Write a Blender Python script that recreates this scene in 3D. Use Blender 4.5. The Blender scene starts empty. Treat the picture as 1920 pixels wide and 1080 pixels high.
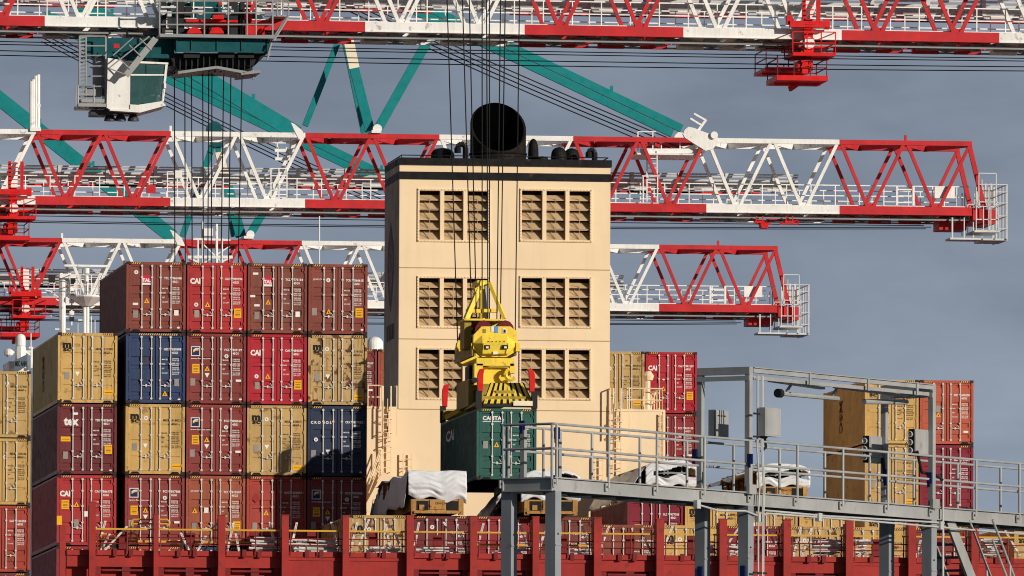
import bpy, math, random
from mathutils import Vector, Matrix
random.seed(7)
S = bpy.context.scene
COL = S.collection
R = math.radians
# ------------------------------------------------------------------ camera
F = 21333.0                      # 400 mm lens on a 36 mm frame, in photo pixels
YAW, PITCH, ROLL = R(7.24), R(3.6), R(0.25)
CAM = Vector((0, 0, 3.0))
_fh = Vector((math.sin(YAW), math.cos(YAW), 0))
_r0 = Vector((math.cos(YAW), -math.sin(YAW), 0))
_f = _fh * math.cos(PITCH) + Vector((0, 0, 1)) * math.sin(PITCH)
_u0 = -_fh * math.sin(PITCH) + Vector((0, 0, 1)) * math.cos(PITCH)
_r = _r0 * math.cos(ROLL) + _u0 * math.sin(ROLL)
_u = _u0 * math.cos(ROLL) - _r0 * math.sin(ROLL)
cam = bpy.data.cameras.new('camera'); cam.lens = 400; cam.sensor_width = 36
cam.clip_start = 1; cam.clip_end = 20000
co = bpy.data.objects.new('camera', cam); COL.objects.link(co)
m = Matrix.Identity(4)
for i, v in enumerate((_r, _u, -_f)):
    for j in range(3): m[j][i] = v[j]
m.translation = CAM
co.matrix_world = m
S.camera = co

def ray(u, v): return _f + _r * ((u - 960) / F) - _u * ((v - 540) / F)
def PD(u, v, D): return CAM + ray(u, v) * D
def PY(u, v, Y):
    d = ray(u, v); return CAM + d * (Y / d.y)
def PX(u, v, X):
    d = ray(u, v); return CAM + d * (X / d.x)
def YD(u, v, D): return PD(u, v, D).y

# ------------------------------------------------------------------ mesh builder
class MB:
    def __init__(s): s.v = []; s.f = []; s.m = []
    def add(s, vs, fs, mi=0):
        b = len(s.v); s.v += [tuple(x) for x in vs]
        for f in fs: s.f.append(tuple(b + i for i in f)); s.m.append(mi)
        return s
    def box(s, x0, x1, y0, y1, z0, z1, mi=0):
        if x0 > x1: x0, x1 = x1, x0
        if y0 > y1: y0, y1 = y1, y0
        if z0 > z1: z0, z1 = z1, z0
        return s.add([(x0,y0,z0),(x1,y0,z0),(x1,y1,z0),(x0,y1,z0),(x0,y0,z1),(x1,y0,z1),(x1,y1,z1),(x0,y1,z1)],
              [(0,3,2,1),(4,5,6,7),(0,1,5,4),(1,2,6,5),(2,3,7,6),(3,0,4,7)], mi)
    def bar(s, p, q, w, h=None, mi=0, up=(0,0,1)):
        p = Vector(p); q = Vector(q); h = h or w
        d = (q - p)
        if d.length < 1e-6: return s
        d.normalize(); up = Vector(up)
        if abs(d.dot(up)) > .98: up = Vector((0,1,0))
        a = d.cross(up).normalized(); b = a.cross(d).normalized()
        vs = [c + a * (sx*w/2) + b * (sz*h/2) for c in (p, q) for sx, sz in ((-1,-1),(1,-1),(1,1),(-1,1))]
        return s.add(vs, [(0,1,2,3),(7,6,5,4),(0,4,5,1),(1,5,6,2),(2,6,7,3),(3,7,4,0)], mi)
    def tube(s, p, q, r, n=6, mi=0, r2=None):
        p = Vector(p); q = Vector(q); d = q - p
        if d.length < 1e-6: return s
        d.normalize(); up = Vector((0,0,1)) if abs(d.z) < .95 else Vector((0,1,0))
        a = d.cross(up).normalized(); b = a.cross(d).normalized()
        r2 = r if r2 is None else r2
        vs = [p + (a*math.cos(t) + b*math.sin(t))*r for t in [2*math.pi*i/n for i in range(n)]]
        vs += [q + (a*math.cos(t) + b*math.sin(t))*r2 for t in [2*math.pi*i/n for i in range(n)]]
        fs = [(i, (i+1) % n, n+(i+1) % n, n+i) for i in range(n)] + [tuple(range(n-1,-1,-1)), tuple(range(n,2*n))]
        return s.add(vs, fs, mi)
    def poly(s, pts, r, n=6, mi=0):
        for a, b in zip(pts, pts[1:]): s.tube(a, b, r, n, mi)
        return s
    def prism(s, pts, y0, y1, mi=0):            # outline in (x,z), pulled along y
        n = len(pts)
        vs = [(x, y0, z) for x, z in pts] + [(x, y1, z) for x, z in pts]
        fs = [tuple(range(n)), tuple(range(2*n-1, n-1, -1))] + [((i+1) % n, i, n+i, n+(i+1) % n) for i in range(n)]
        return s.add(vs, fs, mi)
    def lathe(s, c, prof, n=16, mi=0):          # profile (r,z) about a vertical axis
        c = Vector(c); k = len(prof); vs = []
        for r, z in prof:
            for i in range(n):
                t = 2*math.pi*i/n; vs.append(c + Vector((r*math.cos(t), r*math.sin(t), z)))
        fs = [(j*n+i, j*n+(i+1) % n, (j+1)*n+(i+1) % n, (j+1)*n+i) for j in range(k-1) for i in range(n)]
        fs += [tuple(range(n-1,-1,-1)), tuple(range((k-1)*n, k*n))]
        return s.add(vs, fs, mi)
    def disc(s, c, r, y0, y1, n=16, mi=0):      # a drum whose axis runs along y
        return s.prism([(c[0] + r*math.cos(2*math.pi*i/n), c[1] + r*math.sin(2*math.pi*i/n)) for i in range(n)], y0, y1, mi)
    def ring(s, c, ax, ay, r, t, n=14, mi=0, a0=0, a1=6.2832):
        c = Vector(c); ax = Vector(ax); ay = Vector(ay)
        pts = [c + ax*(r*math.cos(a0+(a1-a0)*i/n)) + ay*(r*math.sin(a0+(a1-a0)*i/n)) for i in range(n+1)]
        return s.poly(pts, t, 5, mi)
    def mesh(s, name, org=(0,0,0)):
        me = bpy.data.meshes.new(name)
        o = Vector(org)
        me.from_pydata([(x-o.x, y-o.y, z-o.z) for x, y, z in s.v], [], s.f)
        me.polygons.foreach_set('material_index', s.m)
        me.update()
        return me

def link(name, me, mats, parent=None, loc=None):
    o = bpy.data.objects.new(name, me); COL.objects.link(o)
    if not isinstance(mats, (list, tuple)): mats = [mats]
    if len(me.materials) == 0:
        for k in mats: me.materials.append(k)
    for i, k in enumerate(mats):
        if me.materials[i] is not k:
            o.material_slots[i].link = 'OBJECT'; o.material_slots[i].material = k
    if parent is not None: o.parent = parent
    if loc is not None: o.location = loc
    return o
def worldloc(o):
    v = Vector(o.location)
    while o.parent is not None: o = o.parent; v += Vector(o.location)
    return v
def pieces(mb):
    """index sets of the parts of a builder that stand clear of each other"""
    n = len(mb.v); p = list(range(n))
    def find(a):
        while p[a] != a: p[a] = p[p[a]]; a = p[a]
        return a
    for f in mb.f:
        r0 = find(f[0])
        for i in f[1:]: p[find(i)] = r0
    isl = {}
    for i in range(n): isl.setdefault(find(i), []).append(i)
    boxes = []
    for k, ids in isl.items():
        vs = [mb.v[i] for i in ids]
        lo = [min(v[a] for v in vs) for a in range(3)]; hi = [max(v[a] for v in vs) for a in range(3)]
        boxes.append([k, lo, hi, max(hi[a]-lo[a] for a in range(3))])
    if len(boxes) > 400: return None
    q = {b[0]: b[0] for b in boxes}
    def fq(a):
        while q[a] != a: q[a] = q[q[a]]; a = q[a]
        return a
    for i, a in enumerate(boxes):
        for b in boxes[:i]:
            g = math.sqrt(sum(max(0, a[1][k]-b[2][k], b[1][k]-a[2][k])**2 for k in range(3)))
            if g < max(.02, .45*max(a[3], b[3])): q[fq(a[0])] = fq(b[0])
    out = {}
    for k, ids in isl.items(): out.setdefault(fq(k), []).extend(ids)
    return list(out.values())
def build(name, mb, mats, parent=None, label=None, split=True):   # mb in world coordinates, under an unrotated parent
    if parent is not None and split and len(mb.f) > 6:
        ps = pieces(mb)
        if ps and 1 < len(ps) <= 24:
            first = None
            for ids in ps:
                w = {i: k for k, i in enumerate(ids)}; s = MB(); s.v = [mb.v[i] for i in ids]
                for f, m_ in zip(mb.f, mb.m):
                    if f[0] in w: s.f.append(tuple(w[i] for i in f)); s.m.append(m_)
                o = build(name, s, mats, parent, label, False); first = first or o
            return first
    org = worldloc(parent) if parent is not None else Vector((0,0,0))
    if parent is None:
        xs = [v[0] for v in mb.v]; ys = [v[1] for v in mb.v]; zs = [v[2] for v in mb.v]
        org = Vector(((min(xs)+max(xs))/2, (min(ys)+max(ys))/2, min(zs)))
    o = link(name, mb.mesh(name, org), mats, parent, None if parent is not None else org)
    if label: o['label'] = label
    return o
def empty(name, loc, label, cat, group=None):
    o = bpy.data.objects.new(name, None); COL.objects.link(o); o.location = loc
    o.empty_display_size = .5
    return tag(o, label, cat, group)
def tag(o, label=None, cat=None, group=None, kind=None):
    if label: o['label'] = label
    if cat: o['category'] = cat
    if group: o['group'] = group
    if kind: o['kind'] = kind
    return o
def children(o): return [c for c in COL.objects if c.parent is o]
def dup(root, loc, kids=None):
    c = root.copy(); COL.objects.link(c); c.location = loc
    for k in (kids if kids is not None else children(root)):
        sub = children(k)
        d = k.copy(); COL.objects.link(d); d.parent = c
        for g in sub:
            e = g.copy(); COL.objects.link(e); e.parent = d
    return c

# ------------------------------------------------------------------ materials
def lin(c):
    return tuple(((x/255)/12.92 if x/255 <= .04045 else ((x/255+.055)/1.055)**2.4) for x in c)
MATS = {}
def paint(name, rgb, rough=.5, var=.18, streak=.25, rust=0., metal=0., scale=1., gain=1., bump=.0, rustcol=(.13,.05,.022), spec=.25, bd=.03):
    """painted steel with uneven fading, vertical dirt runs and rust blooms"""
    if name in MATS: return MATS[name]
    m = bpy.data.materials.new(name); m.use_nodes = True; MATS[name] = m
    N = m.node_tree.nodes; L = m.node_tree.links
    b = N['Principled BSDF']
    b.inputs['Specular IOR Level'].default_value = spec; b.inputs['Roughness'].default_value = rough; b.inputs['Metallic'].default_value = metal
    c = tuple(min(.9, x*gain) for x in lin(rgb))
    tc = N.new('ShaderNodeTexCoord'); oi = N.new('ShaderNodeObjectInfo')
    off = N.new('ShaderNodeVectorMath'); off.operation = 'SCALE'; off.inputs[0].default_value = (37,53,71)
    L.new(oi.outputs['Random'], off.inputs['Scale'])
    add = N.new('ShaderNodeVectorMath'); add.operation = 'ADD'
    L.new(tc.outputs['Object'], add.inputs[0]); L.new(off.outputs[0], add.inputs[1])
    def noise(sc, det=4, vec=None, stretch=None):
        n = N.new('ShaderNodeTexNoise'); n.inputs['Scale'].default_value = sc; n.inputs['Detail'].default_value = det
        src = add.outputs[0]
        if stretch:
            mp = N.new('ShaderNodeMapping'); mp.inputs['Scale'].default_value = stretch
            L.new(src, mp.inputs['Vector']); src = mp.outputs[0]
        L.new(src, n.inputs['Vector']); return n.outputs['Fac']
    def ramp(fac, p0, p1, v0=0, v1=1):
        r = N.new('ShaderNodeMapRange'); r.inputs[1].default_value = p0; r.inputs[2].default_value = p1
        r.inputs[3].default_value = v0; r.inputs[4].default_value = v1; L.new(fac, r.inputs[0]); return r.outputs[0]
    def mix(fac, a, bb, mode='MIX'):
        x = N.new('ShaderNodeMix'); x.data_type = 'RGBA'; x.blend_type = mode
        if isinstance(fac, float): x.inputs[0].default_value = fac
        else: L.new(fac, x.inputs[0])
        for k, s in ((6, a), (7, bb)):
            if isinstance(s, tuple): x.inputs[k].default_value = (*s[:3], 1)
            else: L.new(s, x.inputs[k])
        return x.outputs[2]
    cc = mix(ramp(noise(.9*scale), .3, .72), tuple(x*(1-var) for x in c), tuple(min(.95, x*(1+var)) for x in c))
    if streak:
        g = sum(c)/3
        cc = mix(ramp(noise(1.0, 3, stretch=(9*scale, 9*scale, .5*scale)), .52, .78, 0, streak), cc, tuple((x*.35 + g*.2) for x in c))
        cc = mix(ramp(noise(5*scale, 5), .55, .8, 0, streak*.7), cc, tuple(x*.5 for x in c))
    if rust:
        cc = mix(ramp(noise(2.6*scale, 6), .65-.14*rust, .71-.14*rust, 0, min(1, .25+rust*1.3)), cc, rustcol)
        cc = mix(ramp(noise(1.0, 4, stretch=(12*scale, 12*scale, .8*scale)), .62-.08*rust, .76-.08*rust, 0, rust), cc, rustcol)
    L.new(cc, b.inputs['Base Color'])
    rr = ramp(noise(3*scale, 3), .3, .7, max(.08, rough-.12), min(1, rough+.15)); L.new(rr, b.inputs['Roughness'])
    if bump:
        bp = N.new('ShaderNodeBump'); bp.inputs['Strength'].default_value = bump; bp.inputs['Distance'].default_value = bd
        L.new(noise(1.1*scale, 2), bp.inputs['Height']); L.new(bp.outputs[0], b.inputs['Normal'])
    return m
G = .80
white   = paint('white_paint', (234,233,228), .5, .08, .34, .16)
red     = paint('crane_red', (190,42,46), .5, .16, .3, .06)
redd    = paint('trolley_red', (208,28,28), .42, .10, .15, .05)
teal    = paint('teal_paint', (4,124,126), .45, .08, .12)
tealdk  = paint('dark_teal_paint', (6,76,82), .45, .15, .3)
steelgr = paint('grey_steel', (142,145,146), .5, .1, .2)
traym   = paint('cable_tray_grey', (196,198,196), .5, .12, .3)
galv    = paint('galvanised_steel', (154,155,154), .42, .16, .25, .03, metal=.05)
galvdk  = paint('galvanised_column', (136,140,146), .45, .14, .25, .03, metal=.0)
dark    = paint('dark_machinery', (34,36,38), .55, .2, .2)
wirem   = paint('wire_rope', (16,16,18), .5, .1, 0)
black   = paint('black_soot_paint', (14,14,15), .7, .3, .35, .05)
soot    = paint('exhaust_steel', (30,27,24), .7, .4, .4, .2, rustcol=(.03,.024,.018), spec=.1)
flue    = paint('flue_soot', (4,4,4), .95, .3, 0, spec=.0)
cream   = paint('cream_paint', (237,212,174), .5, .035, .13, .0, scale=.35, bump=.12)
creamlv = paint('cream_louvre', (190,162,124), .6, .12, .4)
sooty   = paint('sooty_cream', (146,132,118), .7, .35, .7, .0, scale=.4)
hullred = paint('oxide_red', (158,46,40), .55, .16, .4, .16, rustcol=(.07,.03,.02))
hullrd2 = paint('oxide_red_dark', (118,32,32), .55, .15, .3, .2)
yelrail = paint('yellow_rail', (206,156,54), .45, .08, .15, .08)
yellow  = paint('spreader_yellow', (240,208,72), .5, .1, .4, .14, scale=1.6)
yeldark  = paint('grimy_shaded_yellow', (158,136,52), .55, .3, .6, .2, scale=1.5)  # grime plus the shade on body and beams put into the colour
tarp    = paint('white_tarpaulin', (212,214,216), .42, .05, .14, scale=1.4, bump=.6, bd=.06)
rackm   = paint('flat_rack_ochre', (170,128,70), .65, .25, .6, .5, scale=1.5)
timber  = paint('brown_timber', (150,98,58), .7, .25, .4)
rodm    = paint('lashing_steel', (214,210,204), .45, .2, .35, .06)
casting = paint('container_casting', (52,34,30), .6, .25, .3, .3)
condm   = paint('conduit_grey', (176,176,174), .45, .12, .3)
rodgal  = paint('lock_rod_galvanised', (206,202,196), .4, .1, .3, .08)
near_black  = paint('gasket_and_shade_black', (26,22,22), .7, .2, 0)  # door seals; also paints shade into openings and pockets
txtw    = paint('white_lettering', (232,228,222), .5, .05, .15)
txtd    = paint('dark_lettering', (74,56,30), .6, .1, .1)
txtk    = paint('black_lettering', (24,22,20), .6, .1, .1)
ylab    = paint('yellow_label', (238,174,30), .5, .05, .1)
glab    = paint('metal_plate', (160,150,138), .4, .12, .2, metal=.3)
redtag  = paint('red_tag', (206,28,66), .5, .04, .1)
navylab = paint('navy_label', (24,44,86), .5, .04, .1)
bluem   = paint('blue_strap', (20,32,84), .5, .1, .1)
skyblue = paint('pale_blue_plate', (92,150,206), .5, .1, .1)
concrete= paint('concrete', (150,148,142), .85, .15, .2)
lampm   = paint('lamp_housing', (60,62,64), .5, .1, .1)
glass = bpy.data.materials.new('cab_glass'); glass.use_nodes = True
_b = glass.node_tree.nodes['Principled BSDF']
_b.inputs['Base Color'].default_value = (.05,.13,.13,1); _b.inputs['Roughness'].default_value = .06
_b.inputs['Alpha'].default_value = .55; _b.inputs['IOR'].default_value = 1.5

# ------------------------------------------------------------------ lettering
_tc = {}
def text_polys(s, bold=0.0):
    k = (s, bold)
    if k in _tc: return _tc[k]
    cu = bpy.data.curves.new('t', 'FONT'); cu.body = s; cu.size = 1; cu.resolution_u = 2; cu.offset = bold
    cu.align_x = 'LEFT'
    o = bpy.data.objects.new('t', cu); COL.objects.link(o)
    dg = bpy.context.evaluated_depsgraph_get()
    me = o.evaluated_get(dg).to_mesh()
    vs = [tuple(v.co) for v in me.vertices]; fs = [tuple(p.vertices) for p in me.polygons]
    o.evaluated_get(dg).to_mesh_clear()
    bpy.data.objects.remove(o); bpy.data.curves.remove(cu)
    w = max([v[0] for v in vs] or [0])
    _tc[k] = (vs, fs, w); return _tc[k]
def put_text(mb, s, x, z, y, size, mi=0, bold=.02, width=None, axis='front', thick=.0):
    """text on a wall facing -Y ('front') or on a side wall facing -X read towards +Y ('side') """
    vs, fs, w = text_polys(s, bold)
    k = (width / w) if (width and w) else size
    if axis == 'front': mb.add([(x + a*k, y, z + b*size) for a, b, c in vs], fs, mi)
    elif axis == 'side_down':   # letters stacked down a -X side: x is wall plane, y start
        mb.add([(x, y - a*k, z + b*size) for a, b, c in vs], fs, mi)
    return mb
# ------------------------------------------------------------------ containers
CW, CL, CH = 2.438, 12.192, 2.896
PITCH_X, PITCH_Z = 2.5, 2.916
hw = CW/2
def _mk_shell(name, xs):
    mb = MB()
    for sx in xs:                                     # corrugated side wall
        prof = []; n = 42; step = (CL-.36)/n
        for i in range(n):
            y = .18 + i*step
            prof += [(y, .012), (y+step*.26, .012), (y+step*.5, .048), (y+step*.76, .048)]
        prof.append((CL-.18, .012))
        vs = []; fs = []
        for y, d in prof: vs += [(sx*(hw-d), y, .15), (sx*(hw-d), y, 2.80)]
        for i in range(len(prof)-1):
            q = (2*i, 2*i+1, 2*i+3, 2*i+2); fs.append(q if sx > 0 else q[::-1])
        mb.add(vs, fs)
    return mb
_side = [_mk_shell('side_wall', (k,)).mesh('side_wall') for k in (-1, 1)]
_rf = MB()
n = 30
for i in range(n):
    y0 = .1 + i*(CL-.2)/n; y1 = y0 + (CL-.2)/n
    _rf.add([(-1.17,y0,2.862),(1.17,y0,2.862),(1.17,y0+.1,2.882),(-1.17,y0+.1,2.882),(1.17,y1-.1,2.882),(-1.17,y1-.1,2.882),(1.17,y1,2.862),(-1.17,y1,2.862)],
            [(0,1,2,3),(3,2,4,5),(5,4,6,7)])
_roof = _rf.mesh('roof')
_fl = MB(); _fl.box(-1.16,1.16,.13,CL-.05,.12,.16)
for i in range(20): _fl.box(-1.15,1.15,.3+i*.6,.36+i*.6,.03,.118)
_fl.box(-1.16,1.16,CL-.04,CL-.02,.16,2.85)
_floor = _fl.mesh('floor')
def _mk_frame():
    mb = MB()
    for sx in (-1, 1):
        for y0, y1 in ((0, .16), (CL-.16, CL)):
            mb.box(sx*hw, sx*(hw-.10), y0+.004, y1-.004, .12, 2.78)
            mb.box(sx*hw, sx*(hw-.165), y0, y1, 0, .118, 1); mb.box(sx*hw, sx*(hw-.165), y0, y1, 2.782, CH, 1)
            mb.box(sx*(hw-.04), sx*(hw-.12), y0+.04, y1-.04, -.02, 0, 1)
        mb.box(sx*(hw-.002), sx*(hw-.07), .16, CL-.16, .03, .17); mb.box(sx*(hw-.002), sx*(hw-.06), .16, CL-.16, 2.79, 2.87)
    mb.box(-hw+.165, hw-.165, .012, .13, .025, .155); mb.box(-hw+.165, hw-.165, .012, .13, 2.765, 2.885)
    mb.box(-hw+.165, hw-.165, CL-.13, CL-.012, .025, .155); mb.box(-hw+.165, hw-.165, CL-.13, CL-.012, 2.765, 2.885)
    mb.box(-hw+.1, hw-.1, .095, .11, .155, 2.765, 2)
    # flat dark patches painted as shade in pockets at the sill's ends
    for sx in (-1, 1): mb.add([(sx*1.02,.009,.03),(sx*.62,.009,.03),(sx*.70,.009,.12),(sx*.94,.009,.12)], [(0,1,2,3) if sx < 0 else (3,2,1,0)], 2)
    return mb
_frame = _mk_frame().mesh('frame')
def _mk_door(sx, style):
    mb = MB(); x0, x1 = (-1.105, -.016) if sx < 0 else (.016, 1.105)
    z0, z1 = .165, 2.755
    if style == 'A':
        bands = [(.93,.885,.036),(.665,.60,.036),(.545,.495,.036),(.335,.275,.036),(.165,.115,.036)]
    else:
        bands = [(.72,.705,.03),(.495,.48,.03),(.265,.25,.03)]
    ins = .10
    prof = [(z1, .05)]
    for a, b, d in bands: prof += [(a*CH, .05), (a*CH-.025, .05+d), (b*CH, .05+d), (b*CH-.025, .05)]
    prof.append((z0, .05))
    vs = []
    for z, y in prof: vs += [(x0+ins, y, z), (x1-ins, y, z)]
    fs = [(2*i, 2*i+2, 2*i+3, 2*i+1) for i in range(len(prof)-1)]
    mb.add(vs, fs)
    for a, b in ((x0, x0+ins), (x1-ins, x1)): mb.box(a, b, .046, .09, z0, z1)
    for fz in (.13,.4,.62,.88):                       # hinges
        x = x0-.02 if sx < 0 else x1+.02
        mb.box(x-.045, x+.045, .012, .06, fz*CH-.05, fz*CH+.05)
    return mb
_door = {(s, k): _mk_door(s, k).mesh('door') for s in (-1, 1) for k in 'AB'}
RODX = (-.585, -.17, .185, .61)
def _mk_rod():
    mb = MB(); mb.tube((0,.018,.15), (0,.018,2.775), .025, 6)
    for z in (.2, .95, 1.62, 2.25, 2.72): mb.box(-.045, .045, -.006, .05, z-.03, z+.03)
    return mb
_rod = _mk_rod().mesh('lock_rod')
def _mk_handle(z, d):
    mb = MB(); mb.bar((0,-.012,z), (d*.42,-.012,z-.03), .022, .03); mb.box(d*.2-.03, d*.2+.03, -.02, .046, z-.06, z+.05)
    mb.bar((d*.3,-.012,z+.14), (d*.38,-.012,z+.02), .02, .02)
    return mb
_handle = {(d): _mk_handle(.74, d).mesh('handle') for d in (-1, 1)}
def _mk_hazard(full=False):
    mb = MB()
    spans = ((-1.0,-.62),(.62,1.0)) if not full else ((-.72,1.0),)
    for a, b in spans:
        mb.add([(a,.0095,2.79),(b,.0095,2.79),(b,.0095,2.87),(a,.0095,2.87)], [(0,1,2,3)], 1)
        k = a+.01
        while k < b-.1:
            mb.add([(k,.007,2.795),(k+.045,.007,2.795),(k+.085,.007,2.865),(k+.04,.007,2.865)], [(0,1,2,3)], 0); k += .09
    return mb
_haz = {k: _mk_hazard(k).mesh('hazard_stripe') for k in (False, True)}
hazy = paint('hazard_yellow', (222,176,92), .55, .1, .3)
def fx(a): return -hw + a*CW
def fz(a): return a*CH
YT = .043
def quad(mb, x0, x1, z0, z1, y=YT, mi=0): mb.add([(x0,y,z0),(x1,y,z0),(x1,y,z1),(x0,y,z1)], [(0,1,2,3)], mi)
def mk_sticker(t):
    mb = MB()
    if t == 'triangle':
        mb.add([(-.11,YT,-.09),(.11,YT,-.09),(0,YT,.12)], [(0,1,2)], 0)
        mb.add([(-.03,YT-.002,-.06),(.03,YT-.002,-.06),(0,YT-.002,.05)], [(0,1,2)], 1); return mb, [ylab, txtk], 'warning_triangle'
    if t == 'down':
        mb.add([(-.1,YT,.08),(0,YT,-.11),(.1,YT,.08)], [(0,1,2)], 0); return mb, [txtw], 'triangle_mark'
    if t == 'plate':
        quad(mb, -.1, .1, -.15, .15); 
        for i in range(4): quad(mb, -.075, .075, -.11+i*.06, -.085+i*.06, YT-.002, 1)
        return mb, [glab, steelgr], 'data_plate'
    if t == 'caution':
        quad(mb, -.15, .15, -.19, .19)
        put_text(mb, 'CAUTION', -.12, .08, YT-.002, .07, 1, width=.24)
        for i in range(3): quad(mb, -.1, .1, -.12+i*.06, -.10+i*.06, YT-.002, 1)
        return mb, [ylab, txtk], 'caution_placard'
    if t == 'ybar': quad(mb, -.2, .2, -.1, .1); quad(mb, -.16, .16, -.02, .0, YT-.002, 1); return mb, [ylab, txtk], 'yellow_sticker'
    if t == 'white': quad(mb, -.09, .09, -.11, .11); return mb, [txtw], 'white_sticker'
    if t == 'wbar': quad(mb, -.11, .11, -.045, .045); return mb, [txtw], 'white_sticker'
    if t == 'spot':
        mb.add([(.085*math.cos(a), YT, .085*math.sin(a)) for a in [6.2832*i/14 for i in range(14)]], [tuple(range(14))], 0)
        mb.add([(.035*math.cos(a), YT-.002, .045*math.sin(a)) for a in [6.2832*i/10 for i in range(10)]], [tuple(range(10))], 1)
        return mb, [txtw, glab], 'round_sticker'
    if t == 'dot': 
        mb.add([(.06*math.cos(a), YT, .04*math.sin(a)) for a in [6.2832*i/10 for i in range(10)]], [tuple(range(10))], 0); return mb, [txtw], 'round_sticker'
_stk = {}
def sticker(t):
    if t not in _stk:
        mb, ms, nm = mk_sticker(t); me = mb.mesh(nm)
        for k in ms: me.materials.append(k)
        _stk[t] = (me, ms, nm)
    return _stk[t]
def mk_logo(t):
    mb = MB()
    if t == 'tal':
        x0, x1 = fx(.262), fx(.415); quad(mb, x0, x1, fz(.705), fz(.805), YT, 0); quad(mb, x0, x1, fz(.672), fz(.70), YT, 1)
        put_text(mb, 'TAL', x0+.02, fz(.715), YT-.002, .19, 1, .05, width=x1-x0-.04); return mb, [redtag, txtw]
    if t == 'cai': put_text(mb, 'CAI', fx(.05), fz(.70), YT, .30, 0, .05, width=.42); return mb, [txtw]
    if t == 'msc':
        put_text(mb, 'm', fx(.08), fz(.79), YT, .37, 0, .06, width=.36); put_text(mb, 'sc', fx(.085), fz(.735), YT, .25, 0, .04, width=.34)
        quad(mb, fx(.075), fx(.235), fz(.779), fz(.785), YT, 0); return mb, [txtk]
    if t == 'florens':
        x0, x1, z0, z1 = fx(.075), fx(.225), fz(.68), fz(.815)
        quad(mb, x0, x1, z0, z1, YT, 0); quad(mb, x0+.03, x1-.03, z0+.03, z1-.03, YT-.002, 1)
        w = x1-x0; h = z1-z0
        for dz, mi in ((.12, 0), (-.02, 2)):
            mb.add([(x0+.25*w, YT-.004, z0+(.38+dz)*h), (x0+.5*w, YT-.004, z0+(.55+dz)*h), (x0+.85*w, YT-.004, z0+(.60+dz)*h), (x0+.85*w, YT-.004, z0+(.70+dz)*h), (x0+.45*w, YT-.004, z0+(.68+dz)*h), (x0+.22*w, YT-.004, z0+(.5+dz)*h)], [(0,1,2,3,4,5)], mi)
        put_text(mb, 'www.florens.com', fx(.07), fz(.635), YT, .085, 0, .02, width=.82); return mb, [txtw, navylab, ylab]
    if t == 'tex': put_text(mb, 'tex', fx(.115), fz(.70), YT, .46, 0, .05, width=.6); return mb, [txtw]
    if t == 'cronos': put_text(mb, 'C R O N O S', fx(.05), fz(.745), YT, .15, 0, .04, width=.86); return mb, [txtw]
    if t == 'capital':
        put_text(mb, 'CAPITAL', fx(.10), fz(.835), YT, .22, 0, .035, width=.88); quad(mb, fx(.1), fx(.45), fz(.81), fz(.818)); return mb, [txtw]
    if t == 'small': put_text(mb, 'JINDO', fx(.08), fz(.77), YT, .09, 0, .01, width=.36); return mb, [txtw]
    if t == 'diamond':
        c = (fx(.16), fz(.69)); mb.add([(c[0]-.2,YT,c[1]),(c[0],YT,c[1]-.2),(c[0]+.2,YT,c[1]),(c[0],YT,c[1]+.2)], [(0,1,2,3)]); return mb, [hullred]
    if t == 'lines': put_text(mb, 'GESEACO', fx(.6), fz(.78), YT, .12, 0, .02, width=.6); return mb, [txtw]
_lg = {}
def logo(t):
    if t not in _lg:
        mb, ms = mk_logo(t); me = mb.mesh('logo')
        for k in ms: me.materials.append(k)
        _lg[t] = (me, ms)
    return _lg[t]
def mk_codes(code, short):
    a, b, c = code.split()
    mb = MB()
    put_text(mb, a, fx(.635), fz(.755), YT, .125, 0, .03, width=.28); put_text(mb, b, fx(.775), fz(.755), YT, .125, 0, .03, width=.38)
    put_text(mb, c, fx(.95), fz(.755), YT, .125, 0, .03, width=.055)
    put_text(mb, '45G1', fx(.775), fz(.705), YT, .125, 0, .03, width=.24)
    return mb
_data = {}
def mk_data(v):
    if v in _data: return _data[v]
    mb = MB()
    rows = (('MAX.GR.', '32500 KGS', '71650 LBS'), ('TARE', '3880 KGS', '8550 LBS'), ('NET', '28620 KGS', '63100 LBS'), ('CU.CAP.', '76.3 CU.M', '2694 CU.FT'))
    z = .615 if v != 'wide' else .58
    for i, (l, p, q) in enumerate(rows):
        zz = z - i*.064
        put_text(mb, l, fx(.605), fz(zz), YT, .075, 0, .02, width=.06*len(l)*.6)
        put_text(mb, p, fx(.775), fz(zz+.012), YT, .07, 0, .02, width=.30); put_text(mb, q, fx(.775), fz(zz-.014), YT, .07, 0, .02, width=.30)
    me = mb.mesh('data_lettering'); _data[v] = me; return me
ALLC = []
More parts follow.
